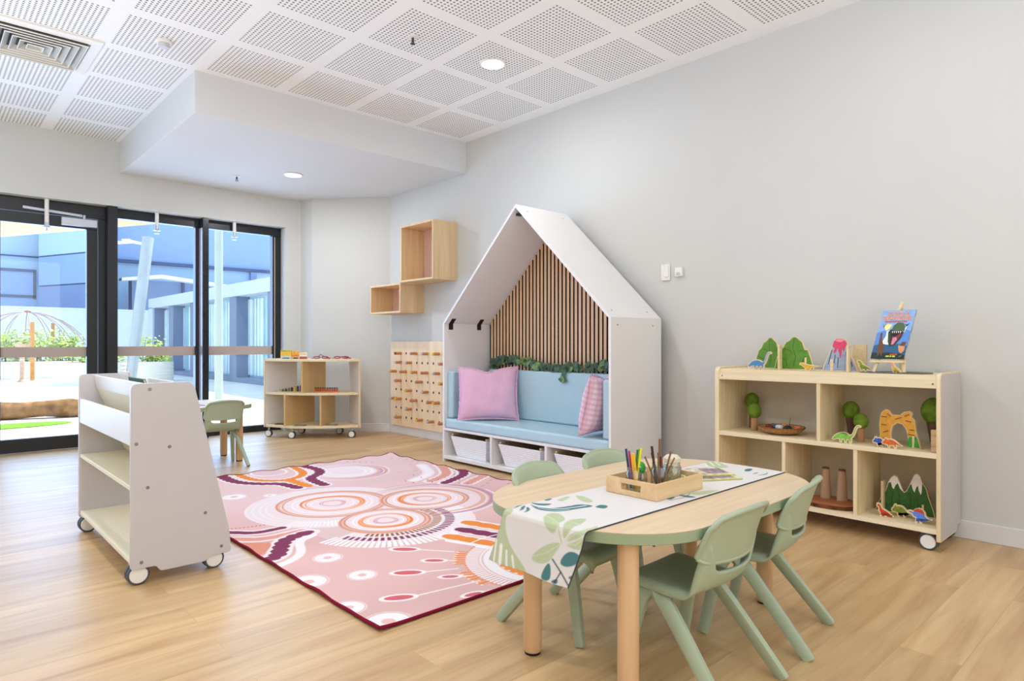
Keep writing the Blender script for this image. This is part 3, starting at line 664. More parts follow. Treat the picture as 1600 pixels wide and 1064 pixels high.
jar('clear jar with a green top beside the coloured pencils', 1.888, 1.372, .024, .06)
jr = jar('lidded clear jar filled with beige pieces in the tray', 2.005, 1.32, .034, .085)
G().lathe([(.026, .0), (.030, .004), (.030, .055), (0, .06)], (2.005, 1.32, RZ+.014), 20).build('beige_filling', mat('seed_filling', '#cdb98c', .8, .2, .3, 180, bump=.6, bscale=250), jr)
G().lathe([(.031, .0), (.031, .012), (.02, .022), (0, .024)], (2.005, 1.32, RZ+.0065+.0855), 24).build('lid', mat('jar_lid', '#d9cdb2', .6), jr)
def stick(name, label, cat, base, top, r, col, group, tip=None, n=6):
    b, tp = Vector(base), Vector(top); dr = (tp-b).normalized()
    t = thing(name, label, cat, base, 0, group)
    G().cyl(b, tp, r, n=n).build('shaft', mat('shaft_'+label[:24], col, .5), t)
    if tip: G().cyl(tp, tp+dr*.012, r, r*.25, n=n).build('tip', mat('tip_'+label[:24], tip, .6), t)
    return t
zj = RZ+.016
for k, (nm, dx, dy, tx_, ty_, hh, c) in enumerate((('navy', -.004, .012, -.012, .024, .135, '#27305c'), ('magenta', .0, .004, -.008, .014, .128, '#a82f63'), ('amber', .0, -.012, -.012, .0, .118, '#e6a91c'), ('golden yellow', .008, -.016, -.010, -.006, .122, '#f0b90c'), ('dark green', -.006, -.004, .016, -.004, .132, '#3c7a35'), ('lemon yellow', .004, -.006, .012, -.022, .14, '#e3d51f'), ('grass green', .012, .004, .014, -.014, .135, '#58a83c'))):
    stick('coloured_pencil', nm+' coloured pencil standing in the jar on the tray', 'pencil', (1.822+dx*.8, 1.352+dy*.8, zj), (1.822+tx_, 1.352+ty_, zj+hh), .0042, c, 'coloured pencils in the jar')
for k, (nm, dx, dy, tx_, ty_, hh, rr, c) in enumerate((('tall thick', .0, .0, .014, .008, .165, .0048, '#7d5235'), ('dark blackish', -.006, .006, -.022, .016, .142, .0048, '#34231c'), ('thin left leaning', -.004, .004, -.032, .038, .105, .003, '#8a5f41'), ('forked pale', .006, .0, -.014, .024, .118, .003, '#96704f'), ('short stout', .008, -.008, .002, -.006, .108, .005, '#6d4630'), ('right leaning slim', .004, -.006, .026, -.03, .125, .0035, '#7b563d'), ('right leaning short', .010, .0, .038, -.036, .102, .003, '#8d6748'), ('straight medium', -.01, -.006, -.006, .0, .12, .004, '#80583b'))):
    stick('twig', nm+' brown twig standing in the jar on the tray', 'twig', (1.905+dx, 1.305+dy, zj), (1.905+tx_, 1.305+ty_, zj+hh), rr, c, 'brown twigs in the jar')
t = thing('toy_tree', 'small bright green toy tree poking out of the jar beside the pencils', 'toy', (1.888, 1.372, zj))
G().cyl((1.888, 1.372, zj), (1.888, 1.372, zj+.04), .006).build('trunk', mat('toy_trunk_grey', '#6b7064', .6), t)
G().ball((1.888, 1.372, zj+.06), .018, .018, .023, 14).build('crown', mat('toy_green', '#3fae43', .5, .4, .1, 40), t)
o = G().box(1.966, 1.996, 1.385, 1.415, RZ+.0065, RZ+.066).build('wooden_block', TRAYW, bevel=.002); tag(o, 'small upright wooden block in the tray behind the beige jar', 'block')
o = G().ball((2.043, 1.295, RZ+.016), .010, .016, .009, 12).build('blue_pebble', mat('pebble_blue', '#8ba0b4', .5, .4, .1)); tag(o, 'small grey blue pebble at the end of the tray', 'pebble')
# magazines
LIME = mat('lime_cover', '#c3c653', .5, .4, .05); PAGE = mat('printed_page', '#cfc4b0', .5, .4, .5, 30); PHOTO = mat('printed_photo', '#8d7780', .5, .4, .6, 45)
def booklet(label, cx, cy, w, h, z, rot, th=.003, photo=(.1, .9, .15, .6)):
    t = thing('picture_book', label, 'book', (cx, cy, z), R(rot), 'picture books on the runner')
    G().box(-w/2, w/2, -h/2, h/2, 0, th).build('cover', LIME, t, world=False, bevel=.0005)
    G().box(-w/2+.006, w/2-.006, -h/2+.006, h/2-.006, th, th+.001).build('page', PAGE, t, world=False)
    x0, x1, y0, y1 = photo
    G().box(-w/2+w*x0, -w/2+w*x1, -h/2+h*y0, -h/2+h*y1, th+.001, th+.0014).build('printed_picture', PHOTO, t, world=False)
    return t
booklet('lime edged picture book lying lowest on the runner beside the tray', 2.262, 1.325, .20, .15, RZ, -30)
booklet('open lime edged picture book lying on top beside the tray', 2.295, 1.375, .21, .15, RZ+.0046, -34, .003, (.52, .94, .2, .8))

# ================================================================= CASTER
def caster(parent, x, y, z_top, ax='y', r=.042, side=1):
    c = G(); zc = r
    th = .016
    tyre = G(); 
    for s in (-1, 1):
        o_ = s*.017
        prof = [(0, -th/2), (r*.9, -th/2), (r, -th*.25), (r, th*.25), (r*.9, th/2), (0, th/2)]
        tyre.lathe([(a, b+o_) for a, b in prof], (x, y, zc), 24, axis=ax)
    c_o = tyre.build('caster', GREYP, parent)
    px, py, pz = parent['_loc']
    for s in (-1, 1):
        G().lathe([(r*.80, s*.0255), (r*.76, s*.0285), (0, s*.029)], (x-px, y-py, zc-pz), 24, axis=ax).build('hub_cap', WHITEP, c_o, world=False)
    st = G().cyl((x, y, zc+.02), (x, y, z_top-.0005), .012).box(x-.028, x+.028, y-.028, y+.028, z_top-.006, z_top-.0006)
    st.box(x-.012, x+.012, y-.012, y+.012, zc-.01, zc+r*.95)
    s2 = G(); s2.v = [(a-px, b-py, c_-pz) for a, b, c_ in st.v]; s2.f = st.f; s2.m = st.m
    s2.build('swivel_bracket', mat('caster_bracket', '#b9b6ae', .5) if 'caster_bracket' not in MATS else MATS['caster_bracket'], c_o, world=False)

# ================================================================= BOOK TROLLEY
def fillet(P, r, n=4):
    out = []
    for i in range(len(P)):
        a, b, c = Vector(P[i-1]), Vector(P[i]), Vector(P[(i+1) % len(P)]); rr = r[i] if isinstance(r, (list, tuple)) else r
        if rr <= 0: out.append(tuple(b)); continue
        u = (a-b).normalized(); v = (c-b).normalized(); k = min(rr, (a-b).length*.45, (c-b).length*.45)
        p0, p1 = b+u*k, b+v*k
        for j in range(n+1):
            q = j/n; w_ = p0*(1-q)**2+b*2*q*(1-q)+p1*q*q; out.append(tuple(w_))
    return out
t = thing('book_trolley', 'white wheeled book display trolley with sloping side at left', 'trolley', (.86, 3.63, 0))
prof = [(.672, .072), (.672, .850), (.918, .850), (1.072, .165), (1.078, .066), (.985, .066), (.97, .046), (.785, .046), (.768, .072)]
prof = fillet(prof, [.012, .03, .035, .03, .012, .01, .012, .012, .01])
for y in (3.060, 4.192):
    G().prism(prof, y, y+.018, 'y').build('side_panel', WHITEGREY, t, bevel=.001)
ya, yb = 3.078, 4.192
G().box(.676, .694, ya, yb, .588, .716).build('front_lip', WHITE, t, bevel=.001)
G().prism([(.742, .842), (.760, .842), (.772, .772), (.754, .772)], ya, yb, 'y').build('top_rail', WHITE, t, bevel=.001)
G().prism([(.755, .772), (.771, .772), (.905, .425), (.889, .425)], ya, yb, 'y').build('sloping_back', CREAM, t, bevel=.001)
G().box(.694, .815, ya, yb, .588, .602).build('bin_base', WHITE, t)
G().box(.678, .962, ya, yb, .398, .416).build('shelf', CREAM, t, bevel=.001)
G().box(.678, 1.05, ya, yb, .088, .106).build('shelf', CREAM, t, bevel=.001)
G().prism([(.81, .63), (.92, .63), (.935, .70), (.928, .70), (.915, .64), (.81, .64)], ya, yb, 'y').build('display_ledge', WHITE, t, bevel=.001)
for x, z in ((.744, .824), (.693, .597), (.82, .573), (.736, .409), (.967, .262), (.712, .098), (1.036, .099)): G().lathe([(0, -.0012), (.0065, -.001), (.0075, 0)], (x, 3.060, z), 12, axis='y').build('screw_head', STEEL, t)
for x, y in ((.705, 3.10), (1.01, 3.10), (.705, 4.15), (1.01, 4.15)): caster(t, x, y, .088, 'y', .044)
def lean_book(label, y0, y1, ztop, col, x=.84, zb=.642, th=.012):
    t = thing('picture_book', label, 'book', (x, (y0+y1)/2, zb), 0, 'books on the trolley')
    k = (ztop-zb)*.20
    G().prism([(x+k, zb), (x+k+th, zb), (x+th, ztop), (x, ztop)], y0, y1, 'y').build('cover', mat('cover_'+label[:16], col, .5, .4, .06), t, bevel=.001)
    G().prism([(x+k+.002, zb+.002), (x+k+th-.002, zb+.002), (x+th-.002, ztop-.003), (x+.002, ztop-.003)], y0-.0004, y1-.002, 'y').build('pages', PAGE, t)
lean_book('white book at the far end of the trolley rack', 3.90, 4.12, .868, '#efede8')
lean_book('dark green book standing in the middle of the trolley rack', 3.58, 3.88, .842, '#2f5a4c')
lean_book('pale book at the near end of the trolley rack', 3.10, 3.50, .852, '#e6e2d8')

# small purple sheet on the far table
o = G().box(1.62, 1.80, 5.70, 5.92, TZ+.0005, TZ+.004).build('purple_folder', mat('purple_card', '#8d83b4', .5), bevel=.0005); tag(o, 'purple folder lying flat on the table by the windows', 'folder')

# ================================================================= RIGHT DINO SHELF
t = thing('storage_shelf', 'low birch wheeled shelf unit of toy dinosaurs against the wall', 'shelf', (3.86, 1.49, 0))
X0, X1 = 3.655, 4.028
def sidep(y0, y1):
    P = fillet([(X0, .052), (X0, .874), (X1, .874), (X1, .085), (X1-.06, .085), (X1-.075, .052)], [.006, .035, .035, .006, .01, .01])
    return G().prism(P, y0, y1, 'y')
for y0, y1 in ((.897, .915), (2.070, 2.098)):
    o = sidep(y0, y1).build('side_panel', BIRCHZ, t, bevel=.0015)
    px, py = 3.86, 1.49; yy = y0-.0006 if y0 < 1 else y1
    G().prism([(a-px, b) for a, b in fillet([(X0+.012, .06), (X0+.012, .866), (X1-.004, .866), (X1-.004, .09), (X1-.062, .09), (X1-.078, .06)], [.004, .03, .03, .006, .01, .01])], yy-py, yy+.0006-py, 'y').build('white_face', mat('shelf_white_face', '#c4bebf', .45) if 'shelf_white_face' not in MATS else MATS['shelf_white_face'], o, world=False)
ya, yb = .915, 2.070
G().box(X0+.012, X1-.01, ya, yb, .842, .862).build('top_board', BIRCH, t, bevel=.001)
G().box(X0+.002, X0+.018, ya, yb, .798, .842).build('apron_rail', BIRCH, t, bevel=.001)
G().box(X0+.002, X1-.012, ya, yb, .456, .481).build('shelf', BIRCH, t, bevel=.001)
G().box(X0+.002, X1-.012, ya, yb, .088, .112).build('shelf', BIRCH, t, bevel=.001)
G().box(X0+.006, X1-.012, 1.466, 1.486, .481, .842).build('divider', BIRCHZ, t, bevel=.001)
for y in (1.660, 1.276): G().box(X0+.006, X1-.012, y, y+.020, .112, .456).build('divider', BIRCHZ, t, bevel=.001)
G().box(X1-.012, X1-.006, ya, yb, .09, .86).build('back_panel', mat('shelf_back', '#cfc6b2', .5), t)
for y, z in ((.90+.03, .82), (2.05, .82)): G().lathe([(0, -.001), (.005, -.0008), (.005, 0)], (X0+.002, y, z), 10, axis='x').build('screw_head', STEEL, t)
for y in (.955, 2.03):
    for x in (3.70, 3.98): caster(t, x, y, .088, 'x' if x < 3.8 else 'x', .042)

# ---- flat painted wooden toys.  local: x = to the viewer's right, -y = front
def flat_toy(name, label, cat, X, Y, z, w, h, outline, paint, layers=(), th=.011, rot=0., group=None, border=.004, slot=None):
    t = thing(name, label, cat, (X, Y, z), R(-90+rot), group)
    P = [((u-.5)*w, v*h) for u, v in outline]
    lo = min(p[1] for p in P); P = [(a, b-lo) for a, b in P]
    bm = bmesh.new()
    vs = [bm.verts.new((a, -th/2, b)) for a, b in P]
    f = bm.faces.new(vs); bm.normal_update()
    if f.normal.y > 0: f.normal_flip()
    r = bmesh.ops.extrude_face_region(bm, geom=[f]); ev = [e for e in r['geom'] if isinstance(e, bmesh.types.BMVert)]
    bmesh.ops.translate(bm, verts=ev, vec=(0, th, 0))
    front = [q for q in bm.faces if len(q.verts) == len(P) and abs(q.calc_center_median().y+th/2) < 1e-5]
    if not front:
        front = []
    bmesh.ops.recalc_face_normals(bm, faces=bm.faces)
    me = bpy.data.meshes.new('body'); bm.to_mesh(me); bm.free()
    me.materials.append(MATS['toy_edge']); o = bpy.data.objects.new('body', me); C.objects.link(o); o.parent = t
    g = G(); cxm = sum(a for a, b in P)/len(P)
    # painted face: outline pulled in along its own normals
    n = len(P); ar = sum(P[i][0]*P[(i+1) % n][1]-P[(i+1) % n][0]*P[i][1] for i in range(n)); sg = 1 if ar > 0 else -1
    Q = []
    for i in range(n):
        a, b, c = Vector(P[i-1]), Vector(P[i]), Vector(P[(i+1) % n]); e1 = (b-a).normalized(); e2 = (c-b).normalized()
        n1 = Vector((-e1.y, e1.x))*sg; n2 = Vector((-e2.y, e2.x))*sg; m_ = (n1+n2)
        m_ = m_.normalized() if m_.length > .2 else n1
        k = min(1.6, 1/max(.4, m_.dot(n1))); Q.append(tuple(b+m_*border*k))
    mats = [paint]; g.poly([(a, -th/2-.0006, b) for a, b in Q], 0)
    for i, (pl, mm) in enumerate(layers):
        if mm not in mats: mats.append(mm)
        g.poly([((u-.5)*w, -th/2-.0010-.0002*i, v*h-lo) for u, v in pl], mats.index(mm))
    if slot:
        u, v0, v1, ww = slot; mats.append(MATS['toy_edge']); g.poly([((u-.5)*w-ww, -th/2-.002, v0*h), ((u-.5)*w+ww, -th/2-.002, v0*h), ((u-.5)*w+ww, -th/2-.002, v1*h), ((u-.5)*w-ww, -th/2-.002, v1*h)], len(mats)-1)
    g.build('painted_face', mats, t, world=False, smooth=0, weld=False)
    return t
wood('toy_edge', '#ead6ae', '#dec494', 'x', 20)
GR1 = mat('paint_hill_green', '#5c8c2c', .5, .4, .16, 30); GRD = mat('paint_dark_green', '#2c4a16', .5); BLU = mat('paint_blue', '#4a86b8', .5, .4, .15, 60)
YEL = mat('paint_yellow', '#dcae2c', .5, .4, .15, 60); PKR = mat('paint_lava', '#d9466a', .5, .4, .1, 60); PKL = mat('paint_lava_light', '#f0909a', .5); GBL = mat('paint_slate', '#9aa6bd', .5, .4, .15, 50); DRK = mat('paint_dark', '#2f3543', .5)
RUST = mat('paint_rust', '#9a4a16', .5); OCH = mat('paint_ochre', '#dc9f35', .5, .4, .12, 40); LGR = mat('paint_light_green', '#7fb94a', .5, .4, .25, 70); ORG = mat('paint_orange', '#d4682c', .5, .4, .15, 80); NVY = mat('paint_navy', '#3f56a8', .5, .4, .2, 80)
SNOW = mat('paint_snow', '#f0eaea', .5); FGR = mat('paint_forest', '#37662d', .5, .4, .2, 40); OLV = mat('paint_olive', '#7d8a2c', .5, .4, .25, 70); CRM = mat('paint_cream', '#e4d6a6', .5); LEAF = mat('paint_leaf', '#3d9a35', .5, .4, .15, 60); SKYB = mat('paint_periwinkle', '#5f86dc', .5, .4, .15, 80); REDP = mat('paint_red', '#c8452e', .5, .4, .2, 70)
WD = MATS['toy_edge']
SAURO = [(0,.16),(.05,.30),(.14,.43),(.26,.52),(.40,.56),(.52,.52),(.62,.44),(.70,.50),(.74,.66),(.78,.84),(.85,.97),(.93,1.),(1.,.93),(.99,.86),(.90,.84),(.86,.74),(.82,.56),(.76,.36),(.70,.26),(.69,0),(.60,0),(.58,.16),(.54,.16),(.52,0),(.44,0),(.42,.16),(.38,.16),(.36,0),(.28,0),(.25,.18),(.14,.14),(.06,.08)]
CERA = [(0,.45),(.03,.62),(.10,.72),(.16,.95),(.24,1.),(.30,.88),(.44,.92),(.60,.86),(.74,.68),(.86,.46),(1.,.34),(.98,.24),(.84,.26),(.74,.30),(.72,0),(.62,0),(.58,.24),(.44,.22),(.42,0),(.32,0),(.28,.26),(.16,.30),(.06,.28)]
SPINO = [(0,.62),(.04,.74),(.14,.78),(.24,.74),(.32,.90),(.46,1.),(.60,.95),(.70,.78),(.74,.55),(.86,.40),(1.,.42),(.96,.32),(.82,.24),(.70,.26),(.62,.24),(.58,0),(.50,0),(.48,.22),(.42,.22),(.42,0),(.32,0),(.34,.30),(.24,.34),(.20,.50),(.08,.56)]
TREX = [(0,.86),(.04,1.),(.22,.98),(.32,.84),(.40,.62),(.58,.52),(.74,.40),(.88,.22),(1.,.10),(.98,.02),(.80,.12),(.64,.16),(.60,0),(.46,0),(.44,.16),(.34,.14),(.34,0),(.20,0),(.22,.18),(.14,.36),(.06,.40),(.12,.50),(.10,.66),(.02,.74)]
HILL = [(0,0),(.02,.12),(.06,.34),(.14,.58),(.22,.66),(.30,.84),(.38,.88),(.48,1.),(.56,1.),(.66,.90),(.72,.84),(.78,.62),(.86,.60),(.92,.40),(.97,.2),(1.,0)]
TOP = .863
def hill_lines(w=.012):
    L = []
    for pts in (((.52, .95), (.48, .66), (.55, .4), (.5, .1)), ((.24, .64), (.42, .58), (.46, .5)), ((.74, .60), (.62, .55)), ((.12, .4), (.3, .3), (.34, .1)), ((.8, .42), (.72, .25), (.78, .06))):
        for a, b in zip(pts[:-1], pts[1:]):
            dx, dy = b[0]-a[0], b[1]-a[1]; l = math.hypot(dx, dy); nx, ny = -dy/l*w/2, dx/l*w/2
            L.append(([(a[0]+nx, a[1]+ny), (b[0]+nx, b[1]+ny), (b[0]-nx, b[1]-ny), (a[0]-nx, a[1]-ny)], GRD))
    return L
flat_toy('toy_hill', 'green wooden hill cut-out behind the blue long-necked dinosaur', 'toy', 3.905, 1.865, TOP, .20, .192, HILL, GR1, hill_lines(), group='wooden landscape pieces')
h2 = flat_toy('toy_hill', 'green wooden hill cut-out behind the small yellow dinosaur', 'toy', 3.845, 1.690, TOP, .235, .195, HILL, GR1, hill_lines(), group='wooden landscape pieces', slot=(.80, 0, .38, .006))
o = G().box(3.795, 3.833, 1.755, 1.767, TOP, TOP+.148).build('wooden_slot_board', WD, bevel=.001); tag(o, 'plain wooden slot board standing between the two green hills', 'toy')
flat_toy('toy_dinosaur', 'blue long-necked toy dinosaur on top of the low shelf', 'toy', 3.70, 1.830, TOP, .148, .108, SAURO, BLU, [([(.62,.44),(.70,.50),(.74,.66),(.78,.84),(.85,.94),(.95,.93),(.86,.82),(.80,.56),(.74,.38)], GBL)], .012, group='flat wooden dinosaurs', border=.005)
flat_toy('toy_dinosaur', 'small yellow toy dinosaur with a long thin tail on the shelf top', 'toy', 3.695, 1.530, TOP, .125, .048, [(0,.78),(.04,.98),(.14,1.),(.24,.86),(.40,.80),(.7,.66),(1.,.62),(.98,.56),(.7,.46),(.52,.34),(.48,0),(.30,0),(.30,.30),(.20,.40),(.12,.62),(.02,.70)], YEL, (), .012, group='flat wooden dinosaurs', border=.004)
VOL = [(0,0),(.06,.22),(.18,.50),(.28,.74),(.33,.9),(.42,1.),(.55,1.),(.66,.93),(.70,.86),(.72,.75),(.80,.50),(.92,.22),(1.,0)]
lay = [([(.29,.74),(.33,.9),(.42,.985),(.55,.985),(.66,.92),(.69,.86),(.70,.77),(.64,.72),(.60,.58),(.57,.70),(.54,.50),(.51,.35),(.48,.54),(.44,.70),(.38,.56),(.31,.56),(.36,.70)], PKR), ([(.37,.92),(.44,.975),(.55,.975),(.62,.92),(.5,.88)], PKL)]
for a, b in (((.27, .64), (.16, .2)), ((.36, .5), (.33, .25)), ((.45, .42), (.42, .1)), ((.66, .6), (.68, .2)), ((.74, .5), (.84, .15))): lay.append(([a, (a[0]+.02, a[1]), (b[0]+.02, b[1]), b], DRK))
flat_toy('toy_volcano', 'grey wooden volcano cut-out with pink lava on the shelf top', 'toy', 3.80, 1.412, TOP, .190, .184, VOL, GBL, lay, group='wooden landscape pieces', slot=(.27, 0, .36, .008))
o = G().box(3.755, 3.792, 1.354, 1.365, TOP, TOP+.145).build('wooden_slot_board', WD, bevel=.001); tag(o, 'plain wooden slot board standing in front of the volcano', 'toy')
o = G().box(3.87, 3.882, 1.30, 1.375, TOP, TOP+.148).build('wooden_slot_board', WD, bevel=.001); tag(o, 'wide plain wooden board standing behind the volcano', 'toy')
# easel with book
MATG = mat('slate_mat', '#6f7069', .8, .2, .2, 60, bump=.4)
o = G().prism(smooth_poly([(3.70, 1.285), (3.69, 1.10), (3.75, .965), (3.88, .975), (3.93, 1.1), (3.88, 1.24), (3.80, 1.30)]), TOP, TOP+.004).build('slate_mat', MATG); tag(o, 'thin dark slate mat under the small easel on the shelf top', 'mat')
SM = TOP+.0042
flat_toy('toy_dinosaur', 'yellow green toy tyrannosaur standing left of the easel', 'toy', 3.765, 1.272, SM, .078, .062, TREX, OLV, (), .014, 14, 'flat wooden dinosaurs', .004)
ea = thing('table_easel', 'small wooden easel holding a dinosaur book on the shelf top', 'easel', (3.80, 1.145, SM))
g = G().bar((3.752, 1.226, SM), (3.876, 1.125, SM+.372), .015, .010, up=(1, 0, 0)); g.build('leg', WD, ea, bevel=.001)
g = G().bar((3.752, 1.082, SM), (3.866, 1.118, SM+.30), .015, .010, up=(1, 0, 0)); g.build('leg', WD, ea, bevel=.001)
g = G().bar((3.925, 1.150, SM), (3.874, 1.125, SM+.34), .012, .010, up=(1, 0, 0)); g.build('leg', WD, ea, bevel=.001)
k = .36
def easel_pt(s, v, n=0.):   # s: right of centre as seen, v: up the board, n: in front
    return (3.772+v*.32-n*.95, 1.150-s+.10*v*.0, SM+.060+v*.947+n*.3)
g = G(); a, b = easel_pt(-.092, -.004), easel_pt(.068, -.004)
g.bar((a[0]-.012, a[1], a[2]), (b[0]-.012, b[1], b[2]), .03, .012, up=(0, 0, 1)); g.build('ledge', WD, ea, bevel=.001)
bk = thing('story_book', 'blue dinosaur story book standing on the small easel', 'book', easel_pt(0, 0), 0)
bw, bh = .158, .268
def bp(u, v, n): # u 0..1, v 0..1 ; sheared slightly to lean with the easel
    return easel_pt((u-.5)*bw-.012+v*.034, .006+v*bh, n)
def slab(g, u0, u1, v0, v1, n0, n1, m=0):
    vs = [bp(u, v, n) for n in (n0, n1) for u, v in ((u0, v0), (u1, v0), (u1, v1), (u0, v1))]
    g.add(vs, [(0,3,2,1),(4,5,6,7),(0,1,5,4),(1,2,6,5),(2,3,7,6),(3,0,4,7)], m)
BKN = mat('book_navy', '#1f4a78', .4); g = G(); slab(g, 0, 1, 0, 1, .010, .024); g.build('cover', BKN, bk)
g = G(); slab(g, .01, 1.001, .006, .994, .0125, .0215); g.build('pages', PAGE, bk)
cols = {'sky': '#8fb4e6', 'sky2': '#5f8fdc', 'yel': '#f0ea9a', 'wht': '#eef0f4', 'deep': '#2c5f86', 'grn': '#52684a', 'grn2': '#38492f', 'dk': '#20161c', 'pnk': '#d98aa0', 'mar': '#8a3348', 'brn': '#6d4b34', 'tan': '#d99a6a', 'blk': '#1b2c2a', 'red': '#cf4a2a', 'lim': '#cfd94a'}
CM = {k_: mat('cover_'+k_, v_, .4, .4, .08, 60) for k_, v_ in cols.items()}; ML = list(CM); g = G()
def cp(pts, c, i): g.poly([bp(u, v, .0246+.00025*i) for u, v in pts], ML.index(c))
cp([(0, 0), (1, 0), (1, 1), (0, 1)], 'sky', 0); cp([(0, .25), (1, .25), (1, .55), (.8, .62), (.5, .5), (.2, .58), (0, .52)], 'sky2', 1); cp([(0, 0), (1, 0), (1, .25), (.75, .30), (.45, .27), (.2, .3), (0, .26)], 'deep', 2); cp([(0, 0), (1, 0), (1, .07), (.5, .12), (.2, .1), (0, .12)], 'blk', 3)
cp([(.16, .66), (.26, .72), (.40, .70), (.36, .62), (.26, .57)], 'yel', 3); cp([(.24, .36), (.3, .46), (.28, .56), (.5, .6), (.78, .6), (.86, .66), (.82, .52), (.74, .40), (.62, .30), (.42, .28), (.22, .30)], 'wht', 4)
cp([(.42, .58), (.46, .68), (.56, .74), (.72, .73), (.80, .66), (.82, .56), (.70, .54), (.50, .55)], 'grn', 5); cp([(.34, .54), (.40, .60), (.50, .57), (.70, .57), (.82, .54), (.76, .40), (.62, .26), (.48, .24), (.40, .34)], 'grn2', 6)
cp([(.42, .54), (.52, .57), (.70, .56), (.78, .52), (.70, .38), (.58, .27), (.50, .27), (.46, .40)], 'dk', 7); cp([(.48, .46), (.58, .44), (.72, .52), (.76, .49), (.68, .38), (.58, .28), (.51, .28), (.5, .38)], 'mar', 8); cp([(.52, .42), (.62, .44), (.66, .38), (.58, .28), (.52, .28)], 'pnk', 9)
for u in (.47, .53, .59, .65, .71): cp([(u-.02, .555), (u+.02, .56), (u, .51)], 'wht', 10)
cp([(.12, .52), (.17, .53), (.20, .42), (.28, .28), (.36, .2), (.30, .04), (.24, .12), (.2, .03), (.14, .16), (.13, .36)], 'brn', 5); cp([(.74, .26), (.84, .33), (.94, .30), (.95, .16), (.88, .10), (.80, .14)], 'tan', 5); cp([(.76, .26), (.84, .34), (.96, .33), (.93, .25)], 'brn', 6)
cp([(.76, .71), (.84, .69), (.92, .73), (.85, .66)], 'dk', 5); cp([(.1, .74), (.16, .66), (.22, .74), (.17, .62)], 'brn', 5)
cp([(.42, .01), (.92, .01), (.96, .07), (.86, .10), (.5, .09)], 'blk', 6)
for u0, u1 in ((.45, .55), (.57, .62), (.64, .73)): cp([(u0, .025), (u1, .025), (u1, .055), (u0, .055)], 'lim', 8)
cp([(.56, .065), (.78, .065), (.78, .09), (.56, .09)], 'red', 8); cp([(.82, .02), (.90, .03), (.93, .07), (.85, .06)], 'grn', 9)
for k in range(11): cp([(.16+.062*k, .745), (.205+.062*k, .750), (.205+.062*k, .772), (.16+.062*k, .77)], 'red', 8)
g.build('cover_picture', [CM[k_] for k_ in ML], bk, smooth=0, weld=False)
TXT = mat('title_orange', '#e04e1c', .45); TXTW = mat('title_outline', '#f2ddb8', .45)
def title(s, v, hgt, u0, u1):
    for mm, off, ex in ((TXTW, .0268, .0035), (TXT, .0274, .0)):
        cu = bpy.data.curves.new('title', 'FONT'); cu.body = s; cu.size = 1; cu.offset = 0; cu.align_x = 'LEFT'; cu.fill_mode = 'BOTH'
        ob = bpy.data.objects.new('tmp', cu); C.objects.link(ob); bpy.context.view_layer.update()
        dg = bpy.context.evaluated_depsgraph_get(); me = bpy.data.meshes.new_from_object(ob.evaluated_get(dg)); bpy.data.objects.remove(ob)
        xs = [q.co.x for q in me.vertices]; yl = [q.co.y for q in me.vertices]; ax, bx_, ay, by = min(xs), max(xs), min(yl), max(yl); gt = G()
        vv = []
        cyo = (ay+by)/2
        for q in me.vertices:
            fu = (q.co.x-ax)/(bx_-ax); fv = (q.co.y-ay)/(by-ay)
            vv.append(bp(u0+(u1-u0)*fu, v+hgt*fv, off))
        fs = [list(pl.vertices) for pl in me.polygons]
        if ex:
            for du, dv in ((-1, 0), (1, 0), (0, 1), (0, -1), (-.7, -.7), (.7, .7)):
                gt.add([(a, b-du*.0016, c+dv*.0016) for a, b, c in vv], fs)
        else: gt.add(vv, fs)
        gt.build('title_lettering', mm, bk, smooth=0, weld=False)
title('CATCH A', .885, .075, .19, .83); title('DINOSAUR!', .792, .078, .07, .93)
flat_toy('toy_dinosaur', 'small yellow pink toy dinosaur in front of the easel', 'toy', 3.735, 1.112, SM, .05, .052, TREX, YEL, [([(0.02,.86),(.06,.98),(.22,.96),(.3,.84),(.14,.6)], PKL)], .013, -10, 'flat wooden dinosaurs', .004)

# ---- middle shelf
MID = .482
MOSS = mat('felt_moss', '#66802c', .9, .1, .30, 30, bump=.4, bscale=120); BARK = wood('bark_trunk', '#8a6040', '#6a452c', 'z', 20); PALEB = wood('pale_trunk', '#b98c5e', '#9d7046', 'z', 20); DBARK = wood('dark_trunk', '#6a5040', '#4a3527', 'z', 20)
def tree(label, x, y, z, h, rc, trunk, r0=.018, r1=.02):
    t = thing('toy_tree', label, 'toy', (x, y, z), 0, 'felt ball toy trees')
    G().lathe([(r0, 0), (r0, .01), (r1, h-2*rc*1.15+.01)], (x, y, z), 18).build('trunk', trunk, t)
    G().ball((x, y, z+h-rc*1.15), rc, rc, rc*1.15, 22).build('crown', MOSS, t)
tree('ball-topped toy tree at the back of the upper shelf by the side panel', 3.93, 1.995, MID, .222, .043, BARK)
tree('shorter ball-topped toy tree standing in front of another by the side panel', 3.82, 1.925, MID, .168, .042, PALEB, .020, .020)
tree('ball-topped toy tree half hidden behind the middle divider', 3.945, 1.545, MID, .235, .042, BARK)
tree('ball-topped toy tree on a dark trunk behind the green dinosaur', 3.88, 1.385, MID, .212, .045, DBARK, .014, .028)
tree('shorter ball-topped toy tree on a pale trunk beside the green dinosaur', 3.80, 1.305, MID, .156, .038, PALEB, .018, .017)
tree('largest ball-topped toy tree behind the wooden block tower', 3.86, .975, MID, .258, .060, DBARK, .016, .034)
t = thing('woven_basket', 'shallow round woven basket of dried bits on the upper shelf', 'basket', (3.80, 1.745, MID))
WEAVE = mat('woven_cane', '#b98a56', .8, .2, .35, 90, bump=.8, bscale=140)
G().lathe([(.06, 0), (.105, .012), (.128, .034), (.131, .040), (.126, .041), (.10, .018), (.05, .010), (0, .010)], (3.80, 1.745, MID), 40).build('bowl', WEAVE, t)
